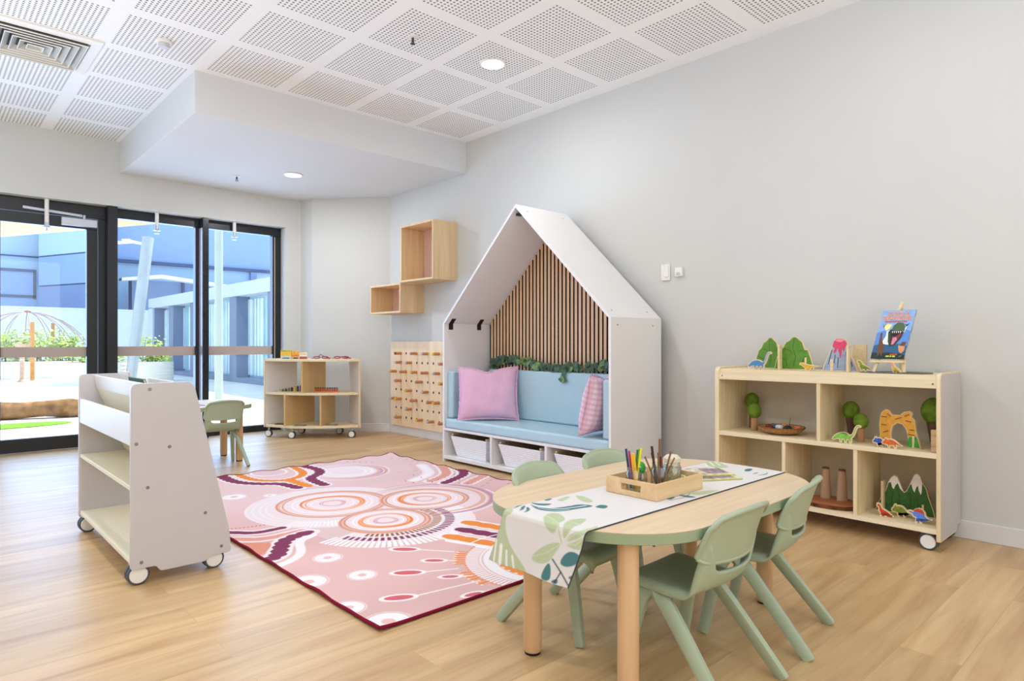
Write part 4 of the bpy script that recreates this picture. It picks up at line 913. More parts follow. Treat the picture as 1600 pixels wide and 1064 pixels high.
rim = G(); rim.tube([(3.80+.129*math.cos(2*PI*k/36), 1.745+.129*math.sin(2*PI*k/36), MID+.040) for k in range(37)], .004, 6); rim.build('rim', mat('cane_rim', '#8a5f36', .8, .2, .3, 60), t)
for k, (dx, dy, r, c, lab) in enumerate(((-.045, .055, .020, '#7a3a2a', 'dark red dried pod in the round basket'), (.0, .05, .022, '#4f6a6c', 'grey green stone in the round basket'), (-.02, .005, .020, '#cfd4dc', 'pale grey stone in the round basket'), (.03, -.01, .024, '#c98a5a', 'light brown dried flower in the round basket'), (-.015, -.045, .020, '#3a3d36', 'dark pine cone in the round basket'), (.02, -.085, .018, '#d77a5a', 'coral dried pod in the round basket'), (.03, .03, .018, '#b06a3a', 'brown bark piece in the round basket'))):
    g = G().ball((3.80+dx, 1.745+dy, MID+.030+r*.5), r, r*1.2, r*.75, 10); o = g.build('nature_piece', mat('nature_%d' % k, c, .8, .2, .4, 90, bump=.6)); tag(o, lab, 'natural object', 'dried pieces in the basket')
o = G().tube([(3.80, 1.70, MID+.03), (3.795, 1.695, MID+.065), (3.80, 1.69, MID+.10)], [.002, .0018, .001], 6).build('dried_stem', mat('stem_dark', '#3a352c', .8)); tag(o, 'thin dark stem sticking up from the round basket', 'natural object')
flat_toy('toy_dinosaur', 'green long-necked toy dinosaur on the upper shelf', 'toy', 3.705, 1.345, MID, .150, .103, SAURO, LGR, [([(.26,.50),(.40,.54),(.52,.5),(.6,.42),(.5,.44),(.36,.46)], GR1)], .013, 0, 'flat wooden dinosaurs', .005)
ARCH = [(0,0),(.02,.30),(0,.55),(.03,.80),(.06,.90),(.16,1.),(.24,.98),(.32,.86),(.50,.86),(.62,.97),(.74,1.),(.80,.94),(.78,.84),(.86,.74),(.88,.5),(.92,.3),(1.,0),(.68,0),(.70,.28),(.66,.48),(.56,.62),(.44,.64),(.33,.54),(.29,.36),(.30,0)]
lay = []
for a in ((.05, .8, .2, .78), (.2, .9, .3, .8), (.4, .76, .55, .8), (.64, .74, .78, .70), (.06, .58, .18, .55), (.1, .36, .24, .4), (.06, .2, .22, .16), (.74, .5, .86, .48), (.7, .38, .86, .34), (.62, .86, .74, .9)):
    lay.append(([(a[0], a[1]), (a[2], a[3]+.02), (a[2], a[3]-.01), (a[0], a[1]-.03)], RUST))
lay += [([(.69, .02), (.70, .2), (.74, .3), (.80, .30), (.80, .02)], LEAF), ([(.85, .02), (.86, .3), (.9, .33), (.93, .22), (.98, .02)], LEAF)]
flat_toy('toy_rock_arch', 'ochre wooden rock arch cut-out on the upper shelf', 'toy', 3.785, 1.110, MID, .205, .188, ARCH, OCH, lay, .013, -8, 'wooden landscape pieces', .003, (.83, 0, .33, .005))
o = G().prism([(1.212, MID), (1.178, MID), (1.178, MID+.10), (1.186, MID+.09)], 3.845, 3.856, 'x').build('toy_rock', OCH); tag(o, 'small ochre painted wooden spike behind the rock arch', 'toy')
flat_toy('toy_dinosaur', 'small blue horned toy dinosaur overlapping the orange one', 'toy', 3.71, 1.180, MID, .075, .052, CERA, NVY, (), .012, 0, 'flat wooden dinosaurs', .005)
flat_toy('toy_dinosaur', 'small orange horned toy dinosaur in front of the rock arch', 'toy', 3.685, 1.117, MID, .098, .054, CERA, ORG, (), .012, 0, 'flat wooden dinosaurs', .005)
for k in range(4):
    o = G().box(3.695, 3.722, .918, .948, MID+.0275*k, MID+.0275*k+.027).build('wooden_block', wood('block_wood_%d' % k, '#dbb58c', '#c99e74', 'y', 16), bevel=.002)
    tag(o, ('lowest', 'second lowest', 'second highest', 'topmost')[k]+' wooden block in the small tower beside the side panel', 'block', 'stacked wooden blocks')
# ---- bottom shelf
BOT = .1125
t = thing('wood_slice', 'oval live-edge wood slab lying on the bottom shelf', 'wood slice', (3.79, 1.455, BOT))
def blob(rx, ry, s, n=48): return [(3.79+rx*math.cos(2*PI*k/n)*(1+.03*math.sin(3*2*PI*k/n+s)), 1.460+ry*math.sin(2*PI*k/n)*(1+.025*math.sin(5*2*PI*k/n+s))) for k in range(n)]
g = G(); n = 48; A0, A1 = blob(.115, .158, 1), blob(.122, .156, 1)
g.add([(a, b, BOT) for a, b in A0]+[(a, b, BOT+.022) for a, b in A1], [(i, (i+1) % n, n+(i+1) % n, n+i) for i in range(n)]+[list(range(n))[::-1]], 0)
g.build('bark_edge', mat('bark_dark', '#6d4426', .8, .2, .6, 22, bump=.5), t)
G().prism(blob(.118, .152, 1), BOT+.021, BOT+.024).build('cut_face', wood('slab_face', '#b5744a', '#96572f', 'y', 10), t)
CONE = wood('cone_wood', '#bb9a7c', '#ab8868', 'z', 10); CONET = mat('cone_cap', '#6a3d26', .6)
for y, x, lab in ((1.508, 3.845, 'tapered wooden cone standing on the slab, farther from the dinosaurs'), (1.418, 3.84, 'tapered wooden cone standing on the slab, beside the divider')):
    t = thing('wooden_cone', lab, 'wooden cone', (x, y, BOT+.0242), 0, 'wooden cones on the slab')
    G().lathe([(.029, 0), (.020, .158), (.019, .165)], (x, y, BOT+.0242), 24).build('body', CONE, t)
    G().lathe([(.0195, .165), (.0185, .173), (0, .1735)], (x, y, BOT+.0242), 24).build('cap', CONET, t)
MTN = [(0,0),(.03,.14),(.10,.36),(.18,.52),(.22,.72),(.28,.86),(.33,.90),(.38,.87),(.42,.74),(.46,.60),(.49,.52),(.53,.56),(.57,.68),(.62,.84),(.66,.98),(.71,1.),(.76,.95),(.80,.78),(.86,.66),(.90,.44),(.96,.22),(1.,0)]
lay = [([(.215,.70),(.28,.845),(.33,.885),(.375,.855),(.415,.735),(.455,.60),(.47,.53),(.42,.60),(.385,.72),(.345,.66),(.32,.56),(.29,.60),(.27,.72)], SNOW), ([(.575,.68),(.62,.83),(.665,.965),(.71,.985),(.755,.935),(.79,.77),(.78,.56),(.765,.50),(.735,.60),(.72,.72),(.69,.66),(.665,.54),(.64,.60),(.61,.74)], SNOW)]
for a, b in (((.30, .5), (.27, .15)), ((.40, .5), (.42, .1)), ((.6, .5), (.58, .1)), ((.7, .48), (.73, .1)), ((.16, .4), (.12, .1))): lay.append(([a, (a[0]+.012, a[1]), (b[0]+.012, b[1]), b], GRD))
flat_toy('toy_mountain', 'green twin-peak wooden mountain cut-out with white snow tops', 'toy', 3.88, 1.115, BOT, .275, .222, MTN, FGR, lay, .013, 7, 'wooden landscape pieces', .003, (.80, 0, .28, .005))
o = G().box(3.835, 3.866, 1.205, 1.217, BOT, BOT+.165).build('wooden_slot_board', WD, bevel=.001); tag(o, 'plain wooden slot board standing before the snowy mountain', 'toy')
flat_toy('toy_dinosaur', 'small red toy tyrannosaur on the bottom shelf', 'toy', 3.745, 1.168, BOT, .082, .068, TREX, REDP, (), .012, 6, 'flat wooden dinosaurs', .006)
flat_toy('toy_dinosaur', 'olive green horned toy dinosaur before the snowy mountain', 'toy', 3.80, 1.108, BOT, .095, .066, CERA, OLV, (), .012, 0, 'flat wooden dinosaurs', .006)
flat_toy('toy_dinosaur', 'blue sail-backed toy dinosaur with a red sail on the bottom shelf', 'toy', 3.735, 1.005, BOT, .120, .076, SPINO, SKYB, [([(.26,.74),(.33,.87),(.46,.96),(.58,.92),(.67,.77),(.70,.56),(.62,.66),(.46,.72),(.34,.70)], REDP)], .012, -6, 'flat wooden dinosaurs', .006)
t = thing('toy_pine_tree', 'small dark toy pine tree by the side panel on the bottom shelf', 'toy', (3.945, .952, BOT))
G().cyl((3.945, .952, BOT), (3.945, .952, BOT+.03), .006).build('trunk', BARK, t)
g = G()
for k in range(6): g.lathe([(.036-.005*k, .025+.018*k), (.012, .048+.018*k), (0, .05+.018*k)], (3.945, .952, BOT), 12)
g.build('foliage', mat('pine_dark', '#26301f', .8, .2, .5, 90), t, weld=False)

# ================================================================= WALL CUBES
PINKB = mat('pale_pink_back', '#e3bfb4', .6, .2, .02)
def wall_cube(label, y0, y1, z0, z1, xf):
    t = thing('wall_cube_shelf', label, 'shelf', (xf, (y0+y1)/2, z0), 0, 'open ply wall cubes'); th = .020; xb = 4.049
    for z in (z0, z1-th): G().box(xf, xb, y0, y1, z, z+th).build('panel', CUBEW, t, bevel=.0015)
    for y in (y0, y1-th): G().box(xf, xb, y, y+th, z0+th, z1-th).build('panel', CUBEW, t, bevel=.0015)
    G().box(xb-.012, xb-.002, y0+th, y1-th, z0+th, z1-th).build('back_panel', PINKB, t)
wall_cube('large open ply wall cube, the upper of the stepped pair', 5.186, 5.763, 1.651, 2.237, 3.75)
wall_cube('small open ply wall cube, the lower of the stepped pair', 5.766, 6.372, 1.338, 1.650, 3.75)

# ================================================================= PEG BOARD
t = thing('peg_board', 'ply pegboard with holes fixed low on the wall beside the nook', 'pegboard', (4.03, 5.87, .062))
G().box(4.020, 4.0355, 5.29, 6.375, .096, 1.037).build('panel', PLYP, t, bevel=.001)
G().box(4.0355, 4.049, 5.40, 6.34, .2, 1.0).build('batten', PLYP, t)
HOLE = mat('hole_dark', '#4a3a2c', .8)
pegs = {0: {1: 'b', 4: 'p', 6: 'w', 8: 'y'}, 1: {1: 'w', 3: 'w', 9: 'p'}, 2: {1: 'y', 3: 'r', 5: 'y', 6: 'r', 8: 'w'}, 3: {1: 'p', 5: 'r', 9: 'y'}, 4: {3: 'y', 6: 'w'}, 5: {0: 'w', 1: 'y', 4: 'r', 7: 'r', 8: 'y'}, 6: {3: 'w'}, 7: {1: 'p', 5: 'y', 7: 'w', 9: 'r'}}
pegs[2] = {0: 'y', 2: 'r', 4: 'y', 6: 'r', 8: 'w'}
PC = {'y': ('#e2b53c', 'yellow'), 'r': ('#b9766a', 'dusty red'), 'p': ('#c08a8f', 'pink'), 'w': ('#b9c2c8', 'pale grey'), 'b': ('#7a4a35', 'brown')}
PM = {k_: mat('peg_end_'+k_, v_[0], .5) for k_, v_ in PC.items()}; PEGW = wood('peg_wood', '#c98f5c', '#b97c4b', 'x', 12)
hl = G()
for j in range(8):
    for i in range(10):
        hl.lathe([(0, -.0006), (.013, -.0006), (.013, 0)], (4.020, 6.264-.1016*i, .907-.1014*j), 14, axis='x')
hl.build('holes', HOLE, t)
ordn = ('top', 'second', 'third', 'fourth', 'fifth', 'sixth', 'seventh', 'lowest'); cold = ('outermost', 'second', 'third', 'fourth', 'fifth', 'sixth', 'seventh', 'eighth', 'ninth', 'tenth')
proto = {}
for j in pegs:
    for i, c in pegs[j].items():
        y, z = 6.264-.1016*i, .907-.1014*j; L_ = .072
        lab = '%s-ended wooden peg in the pegboard, %s row, %s hole along' % (PC[c][1], ordn[j], cold[i])
        if c in proto: dup(proto[c], (4.019, y, z), 0, lab)
        else:
            p_ = thing('wooden_peg', lab, 'peg', (4.019, y, z), 0, 'wooden pegs in the pegboard')
            G().lathe([(.0155, 0), (.0155, -L_)], (4.019, y, z), 16, axis='x').build('shaft', PEGW, p_)
            G().lathe([(.0160, -L_-.0003), (.0160, -L_-.010), (.013, -L_-.013), (0, -L_-.013)], (4.019, y, z), 16, axis='x').build('painted_end', PM[c], p_)
            proto[c] = p_

# ================================================================= HOUSE NOOK
nx0, nx1 = 3.39, 3.965; ny0, ny1 = 2.700, 4.545; ze, za = 1.192, 2.082; yc = (ny0+ny1)/2
t = thing('reading_nook', 'tall white house-shaped reading nook with slatted back and bench', 'reading nook', ((nx0+nx1)/2, yc, 0))
NW = mat('nook_white', '#e7e4e2', .45, .35, .01); th = .02
for y in (ny0, ny1-th): G().box(nx0, nx1, y, y+th, 0, ze).build('side_panel', NW, t, bevel=.0015)
sl = (za-ze)/(yc-ny0); tz = th*math.sqrt(1+sl*sl)
PINKW = mat('roof_underside', '#e3d3ce', .5, .3, .01)
for s in (-1, 1):
    ye = ny0 if s < 0 else ny1
    P = [(ye, ze), (yc, za), (yc, za-tz), (ye-s*th, ze)] if False else [(ye, ze+.0005), (yc, za), (yc, za-tz), (ye-s*tz/sl*.98, ze+.0005)]
    G().prism(P, nx0, nx1, 'x').build('roof_panel', NW, t, bevel=.001)
# slat back clipped by the gable
def ztop(y): return za-tz-.002-sl*abs(y-yc)
P = [(ny0+th, .30), (ny1-th, .30), (ny1-th, max(ze-.02, ztop(ny1-th))), (yc, ztop(yc)), (ny0+th, max(ze-.02, ztop(ny0+th)))]
G().prism(P, 3.915, 3.925, 'x').build('backing_felt', FELT, t)
g = G(); y = ny0+th+.004; pitch = .0425
while y < ny1-th-.03:
    y2 = min(y+.0275, ny1-th-.001); z0_, z1_ = ztop(y), ztop(y2)
    g.add([(3.900, y, .32), (3.915, y, .32), (3.915, y2, .32), (3.900, y2, .32), (3.900, y, z0_), (3.915, y, z0_), (3.915, y2, z1_), (3.900, y2, z1_)], [(3,0,4,7)], 0).add([(3.9003, y, .32), (3.915, y, .32), (3.915, y2, .32), (3.9003, y2, .32), (3.9003, y, z0_), (3.915, y, z0_), (3.915, y2, z1_), (3.9003, y2, z1_)], [(0,3,2,1),(4,5,6,7),(0,1,5,4),(2,3,7,6)], 1)
    y += pitch
g.build('slat_back', [SLATW, FELT], t, smooth=0, weld=False)
# bench box
bz = .287
G().box(nx0+.005, 3.9, ny0+th, ny1-th, bz-.02, bz).build('bench_top', NW, t, bevel=.001)
G().box(nx0, 3.9, ny0+th, ny1-th, .022, .05).build('bench_base', NW, t, bevel=.001)
for y in (3.915, 3.305): G().box(nx0+.004, 3.88, y-.011, y+.011, .05, bz-.02).build('divider', NW, t, bevel=.001)
G().box(3.88, 3.895, ny0+th, ny1-th, .05, bz-.02).build('bench_back', NW, t)
for x in (3.44, 3.76):
    g = G(); y0 = ny1-th; g.box(x, x+.045, y0-.004, y0-.0003, ze-.055, ze-.004).add([(x, y0-.004, ze-.004), (x+.045, y0-.004, ze-.004), (x+.045, y0-.048, ze+.045), (x, y0-.048, ze+.045), (x, y0-.008, ze-.004), (x+.045, y0-.008, ze-.004), (x+.045, y0-.052, ze+.043), (x, y0-.052, ze+.043)], [(0,3,2,1),(4,5,6,7),(0,1,5,4),(1,2,6,5),(2,3,7,6),(3,0,4,7)])
    g.build('bracket', BLACKP, t, weld=False)
g = G().box(3.43, 3.47, yc-.012, yc+.035, za-tz-.052, za-tz-.035); g.build('bracket', BLACKP, t)
for x in (3.46, 3.86):
    for yy, dz in ((ny0+.05, .02), (yc-.06, .02)):
        z_ = za-sl*abs(yy-yc); nrm = Vector((0, -sl, 1)).normalized(); c = Vector((x, yy, z_)); G().cyl(c, c+nrm*.0012, .006, n=10).build('screw_head', STEEL, t)
    G().lathe([(0, -.0012), (.006, -.001), (.006, 0)], (x, ny0, ze-.05), 10, axis='y').build('screw_head', STEEL, t)
# cushions: each lies loose, a thing of its own
SEATZ = bz+.0005
def cushion(label, x0, x1, y0, y1, z0, z1, rad=.018):
    cx, cy = (x0+x1)/2, (y0+y1)/2
    o = G().box(x0-cx, x1-cx, y0-cy, y1-cy, 0, z1-z0).build('bench_cushion', VINYL, bevel=rad, seg=4); o.location = (cx, cy, z0); tag(o, label, 'cushion', 'blue vinyl cushions in the nook')
    pp = G(); 
    return o
SZ = SEATZ+.082
cushion('pale blue vinyl seat cushion along the nook bench', nx0+.008, 3.898, ny0+th+.003, ny1-th-.003, SEATZ, SZ)
cushion('pale blue vinyl back cushion along the slatted back', 3.818, 3.897, ny0+th+.085, ny1-th-.085, SZ+.001, SZ+.418)
cushion('pale blue vinyl end cushion beside the pegboard side of the nook', nx0+.03, 3.80, ny1-th-.080, ny1-th-.003, SZ+.001, SZ+.410)
cushion('pale blue vinyl end cushion behind the checked pillow', nx0+.03, 3.80, ny0+th+.003, ny0+th+.080, SZ+.001, SZ+.405)
# pillows
def pillow(name, label, m, w, h, T, loc, rot, wr=.006, seed=1):
    rs = np.random.default_rng(seed); ph = rs.uniform(0, 6, 6)
    def f(u, v, s):
        U, V = u*2-1, v*2-1; e = (1-abs(U)**2.6)*(1-abs(V)**2.6)
        pin = 1-.075*(1-V*V)*abs(U)**3; pin2 = 1-.085*(1-U*U)*abs(V)**3
        b = s*T/2*max(0, e)**.55
        b += s*wr*math.sin(U*7+V*3+ph[0])*math.sin(V*5-U*4+ph[1])*max(0, e)**.5
        sag = .034*math.exp(-(U/.34)**2)*max(0, V)**3
        return (U*w/2*pin, b, V*h/2*pin2-sag)
    g = G().grid(lambda u, v: f(u, v, -1), 36, 36).grid(lambda u, v: f(u, v, 1), 36, 36)
    o = g.build(name, m, smooth=80); o.location = loc; o.rotation_euler = rot; tag(o, label, 'pillow')
    # frayed fringe around the seam
    fr = G(); N_ = 60
    per = [(k/N_, 0.) for k in range(N_)]+[(1., k/N_) for k in range(N_)]+[(1-k/N_, 1.) for k in range(N_)]+[(0., 1-k/N_) for k in range(N_)]
    A_, B_ = [], []
    for i, (u, v) in enumerate(per):
        p0 = Vector(f(u, v, 1)); p0.y = 0; d = p0.normalized(); A_.append(p0-d*.002); B_.append(p0+d*(.010+.006*((i*37) % 7)/7)+Vector((0, .003*math.sin(i*2.1), 0)))
    M_ = len(per); fr.add(A_+B_, [(i, (i+1) % M_, M_+(i+1) % M_, M_+i) for i in range(M_)])
    fr.build('fringe', m, o, world=False, smooth=0)
    return o
def check_mat():
    m, nt, b = nmat('checked_fabric'); N = nt.nodes; L = nt.links; tc = N.new('ShaderNodeTexCoord')
    base = lin('#eedfe6'); prev = None
    rgb = N.new('ShaderNodeRGB'); rgb.outputs[0].default_value = (*base, 1); prev = rgb.outputs[0]
    for dr, sc_, c, th_, fine in (('Z', 17., '#cf93ad', .55, 0), ('X', 17., '#d8a3bb', .62, 0), ('Z', 130., '#b9668a', .62, 1)):
        wv = N.new('ShaderNodeTexWave'); wv.bands_direction = dr; wv.inputs['Scale'].default_value = sc_/2; L.new(tc.outputs['Object'], wv.inputs['Vector'])
        gt = N.new('ShaderNodeMath'); gt.operation = 'GREATER_THAN'; gt.inputs[1].default_value = th_; L.new(wv.outputs['Fac'], gt.inputs[0])
        ml = N.new('ShaderNodeMath'); ml.operation = 'MULTIPLY'; ml.inputs[1].default_value = .42; L.new(gt.outputs[0], ml.inputs[0])
        mx = N.new('ShaderNodeMix'); mx.data_type = 'RGBA'; mx.inputs['B'].default_value = (*lin(c), 1); L.new(ml.outputs[0], mx.inputs['Factor']); L.new(prev, mx.inputs['A']); prev = mx.outputs['Result']
    L.new(prev, b.inputs['Base Color']); b.inputs['Roughness'].default_value = .9; b.inputs['Specular IOR Level'].default_value = .1
    return m
pillow('throw_pillow', 'pink velvet pillow with frayed edges in the corner of the nook', PINK, .50, .45, .15, (3.575, 4.155, SZ+.228), (R(-14), 0, R(-40)), .005, 3)
pillow('throw_pillow', 'pink and white checked pillow leaning at the end of the nook bench', check_mat(), .44, .43, .19, (3.575, 2.935, SZ+.224), (R(13), R(0), R(9)), .005, 5)
# ivy
t = thing('ivy_garland', 'dark green ivy garland trailing along the nook back cushion', 'garland', (3.85, 3.8, .8))
stem = [(3.84, 4.44, .802), (3.85, 4.33, .845), (3.86, 4.20, .862), (3.86, 4.05, .85), (3.855, 3.92, .83), (3.85, 3.80, .80), (3.845, 3.70, .795), (3.84, 3.62, .775), (3.845, 3.54, .80), (3.85, 3.45, .815), (3.85, 3.33, .815), (3.86, 3.2, .83), (3.86, 3.08, .832), (3.855, 2.95, .83), (3.85, 2.83, .82)]
G().tube(stem, .004, 6).tube([(3.835, 3.55, .79), (3.812, 3.53, .785), (3.806, 3.52, .74)], .003, 6).build('vine', IVYS, t)
g = G(); rr = random.Random(4)
def leaf(c, s, n, roll):
    sh = [(0, -.5), (.28, -.42), (.5, -.1), (.36, .08), (.24, .22), (0, .55), (-.24, .22), (-.36, .08), (-.5, -.1), (-.28, -.42)]
    n = n.normalized(); x = n.cross(Vector((0, 0, 1)))
    x = x.normalized() if x.length > .1 else Vector((0, 1, 0)); y = n.cross(x)
    q = Matrix.Rotation(roll, 3, n); x, y = q@x, q@y
    P = [c+x*(a*s)+y*(b*s)+n*(.12*s*(abs(a)*2)**2*-.5) for a, b in sh]; g.add([c]+P, [(0, i+1, (i+1) % 10+1) for i in range(10)], 0 if rr.random() < .82 else 1)
for i in range(len(stem)-1):
    a, b = Vector(stem[i]), Vector(stem[i+1])
    for k in range(11):
        c = a.lerp(b, rr.random())+Vector((rr.uniform(-.028, .012), rr.uniform(-.03, .03), rr.uniform(-.012, .042)))
        if c.z < .80 and c.x > 3.81: c.z = .80+rr.random()*.03
        leaf(c, rr.uniform(.042, .072), Vector((-1, rr.uniform(-.7, .5), rr.uniform(-.2, .8))), rr.uniform(0, 6.28))
for k in range(6): leaf(Vector((3.800+rr.uniform(-.005, .004), 3.52+rr.uniform(-.035, .03), .745+rr.uniform(-.025, .05))), .05, Vector((-1, rr.uniform(-.3, .3), .2)), rr.uniform(0, 6.28))
g.build('leaves', [IVYG, mat('ivy_light', '#6f8f55', .5, .4, .3, 40)], t, smooth=0, weld=False)
# baskets
def basket_mat():
    m, nt, b = nmat('white_wicker'); N = nt.nodes; L = nt.links; tc = N.new('ShaderNodeTexCoord')
    bk_ = N.new('ShaderNodeTexBrick'); bk_.inputs['Scale'].default_value = 1; bk_.inputs['Brick Width'].default_value = .022; bk_.inputs['Row Height'].default_value = .016; bk_.inputs['Mortar Size'].default_value = .0022; bk_.inputs['Mortar Smooth'].default_value = .8
    bk_.inputs['Color1'].default_value = (*lin('#ffffff'), 1); bk_.inputs['Color2'].default_value = (*lin('#f8f7fa'), 1); bk_.inputs['Mortar'].default_value = (*lin('#dedce2'), 1)
    sp = N.new('ShaderNodeSeparateXYZ'); L.new(tc.outputs['Object'], sp.inputs[0]); ad = N.new('ShaderNodeMath'); ad.operation = 'ADD'; L.new(sp.outputs[0], ad.inputs[0]); L.new(sp.outputs[1], ad.inputs[1])
    cb = N.new('ShaderNodeCombineXYZ'); L.new(ad.outputs[0], cb.inputs[0]); L.new(sp.outputs[2], cb.inputs[1]); L.new(cb.outputs[0], bk_.inputs['Vector'])
    L.new(bk_.outputs['Color'], b.inputs['Base Color']); b.inputs['Roughness'].default_value = .6
    bp_ = N.new('ShaderNodeBump'); bp_.inputs['Strength'].default_value = .5; bp_.inputs['Distance'].default_value = .006; bp_.invert = True; L.new(bk_.outputs['Fac'], bp_.inputs['Height']); L.new(bp_.outputs['Normal'], b.inputs['Normal'])
    return m
WICK = basket_mat(); LINER = mat('basket_inside', '#c9b59a', .8, .2, .1, 50)
def make_basket(label, y):
    x0, x1 = 3.412, 3.84; z0, z1 = .051, .222; w, wb = .47, .38
    t = thing('wicker_basket', label, 'basket', (3.63, y, z0), 0, 'white wicker baskets under the bench')
    def frustum(ins, zb, flip=False):
        a = [(x0+.035+ins, y-wb/2+ins), (x1-.03-ins, y-wb/2+ins), (x1-.03-ins, y+wb/2-ins), (x0+.035+ins, y+wb/2-ins)]; b = [(x0+ins, y-w/2+ins), (x1-ins, y-w/2+ins), (x1-ins, y+w/2-ins), (x0+ins, y+w/2-ins)]
        return [(p, q, zb) for p, q in a], [(p, q, z1) for p, q in b]
    ao, bo = frustum(0, z0); ai, bi = frustum(.008, z0+.008)
    g = G().add(ao+bo, [(0, 3, 2, 1)]+[(i, (i+1) % 4, 4+(i+1) % 4, 4+i) for i in range(4)]); g.add(bo+bi, [(i, (i+1) % 4, 4+(i+1) % 4, 4+i) for i in range(4)])
    g.build('wicker_body', WICK, t, smooth=0, bevel=.004)
    g = G().add(ai+bi, [(0, 1, 2, 3)]+[(i, 4+i, 4+(i+1) % 4, (i+1) % 4) for i in range(4)]); g.build('lining', LINER, t, smooth=0)
    for s in (-1, 1):
        yy = y+s*(w/2-.012); g = G().cyl((x0+.012, yy, z1+.010), (x1-.03, yy, z1+.010), .0085, n=12).cyl((x0+.03, yy, z1-.004), (x0+.03, yy, z1+.010), .006, n=8).cyl((x1-.05, yy, z1-.004), (x1-.05, yy, z1+.010), .006, n=8)
        g.build('handle_rod', CUBEW, t)
    return t
b0 = make_basket('white wicker basket under the bench, beneath the pink pillow', 4.228)
dup(b0, (3.63, 3.612, .051), 0, 'white wicker basket in the middle bay under the bench')
dup(b0, (3.63, 3.005, .051), 0, 'white wicker basket under the bench, partly hidden by a chair back')

# ================================================================= CORNER SHELF (curved, wheeled)
def make_corner():
    A_ = Vector((2.835, 7.035)); B_ = Vector((3.553, 6.262)); AB = B_-A_; mid = (A_+B_)/2; u = AB.normalized(); v = Vector((-u.y, u.x))
    if v.dot(Vector((-1, -1))) < 0: v = -v            # v points into the room
    rz = math.atan2(u.y, u.x); hw = AB.length/2
    t = thing('curved_shelf', 'low curved wheeled shelf unit in the corner beside the windows', 'shelf', (mid.x, mid.y, 0), rz)
    s = 1 if Vector((-math.sin(rz), math.cos(rz))).dot(v) > 0 else -1
    F_ = lambda a, b: (a, s*b)                           # local: a along, b towards the room
    bulge = .165; back = -.33; bw = .30
    def outline(ins=0., n=20):
        P = [F_(-bw, back+ins), F_(bw, back+ins), F_(hw-ins, 0)]
        for k in range(1, n): a = hw-(2*hw)*k/n; P.append(F_(a*(1-ins/hw), (bulge-ins)*(1-(a/hw)**2)))
        P.append(F_(-hw+ins, 0)); return P
    for zt, nm in ((.846, 'top_board'), (.487, 'shelf'), (.134, 'base_shelf')):
        G().prism(outline(.004 if nm == 'top_board' else .012), zt-.024, zt).build(nm, BIRCH, t, world=False, bevel=.002)
    for sg in (-1, 1):
        a, b = Vector(F_(sg*(hw-.002), .004)), Vector(F_(sg*(bw+.0), back)); dd = (b-a).normalized(); nn_ = Vector((-dd.y, dd.x)); 
        if nn_.dot(Vector((sg, 0))) < 0: nn_ = -nn_
        q = [a+nn_*.0005, b+nn_*.0005, b+nn_*.018, a+nn_*.018]; p_ = G().prism([tuple(x) for x in q], .105, .852).build('side_panel', BIRCHZ, t, world=False, bevel=.001)
        q = [a+dd*.012-nn_*.0008, b-nn_*.0008, b+nn_*.0004, a+dd*.012+nn_*.0004]; G().prism([tuple(x) for x in q], .134, .822).build('white_face', WHITE, p_, world=False)
    def divider(a, z0, z1, f0=.9, sk=0.):
        P = [F_(a-.009, back+.01), F_(a+.009, back+.01), F_(a*1.25+.009+sk, bulge*f0*(1-(a*1.25/hw)**2)), F_(a*1.25-.009+sk, bulge*f0*(1-(a*1.25/hw)**2))]
        G().prism(P, z0, z1).build('divider', TAN, t, world=False, bevel=.001)
    divider(.03, .487, .822, .86, -.09); divider(-.10, .134, .463, .86, -.12); divider(.14, .134, .463, .86, -.03)
    for a, b in ((-hw+.05, .0), (-.17, bulge-.055), (hw-.08, .0), (-.22, back+.06), (.22, back+.06)):
        p = mid+u*a+v*(b); x, y = p
        loc = Vector(F_(a, b)); cz = .038
        g = G()
        for o_ in (-.014, .014): g.lathe([(0, o_-.007), (.034, o_-.007), (.038, o_-.003), (.038, o_+.003), (.034, o_+.007), (0, o_+.007)], (loc.x, loc.y, cz), 20, axis='y')
        co = g.build('caster', GREYP, t, world=False)
        for sg in (-1, 1): G().lathe([(.031, sg*.0213), (.029, sg*.024), (0, sg*.0243)], (loc.x, loc.y, cz), 20, axis='y').build('hub_cap', WHITEP, co, world=False)
        G().cyl((loc.x, loc.y, cz+.01), (loc.x, loc.y, .1095), .010).box(loc.x-.022, loc.x+.022, loc.y-.022, loc.y+.022, .104, .1097).build('swivel_bracket', MATS['caster_bracket'], co, world=False)
    def W(a, b, z): p = mid+u*a+v*b; return (p.x, p.y, z)
    return W, rz
W, RZC = make_corner()
ZT = .8465
def lbox(name, label, cat, a, b, z, w, d_, h, mats, group=None, extra=None, rot=0.):
    t = thing(name, label, cat, W(a, b, z), RZC+rot, group)
    G().box(-w/2, w/2, -d_/2, d_/2, 0, h).build('box_body' if extra else 'body', mats, t, world=False, bevel=.002)
    if extra:
        for nm, (x0, x1, z0, z1), m in extra:
            for sy in (-1, 1): G().box(-w/2+w*x0, -w/2+w*x1, sy*(d_/2+.0006)-.0004, sy*(d_/2+.0006)+.0004, h*z0, h*z1).build(nm, m, t, world=False)
    return t
YB = mat('box_yellow', '#e9bb3a', .5, .4, .1, 40); PB = mat('box_pale_blue', '#b9d3d6', .5, .4, .1, 40); WB = mat('box_white', '#e8e4da', .5); RB = mat('box_rust', '#b0502e', .5)
lbox('game_box', 'yellow and pale blue game box on the curved shelf', 'box', -.305, -.05, ZT, .115, .05, .096, YB, 'small boxes on the curved shelf', [('label_band', (.02, .98, 0., .36), PB), ('picture', (.15, .8, .04, .16), DRK), ('top_band', (.02, .98, .86, .98), LGR)], .3)
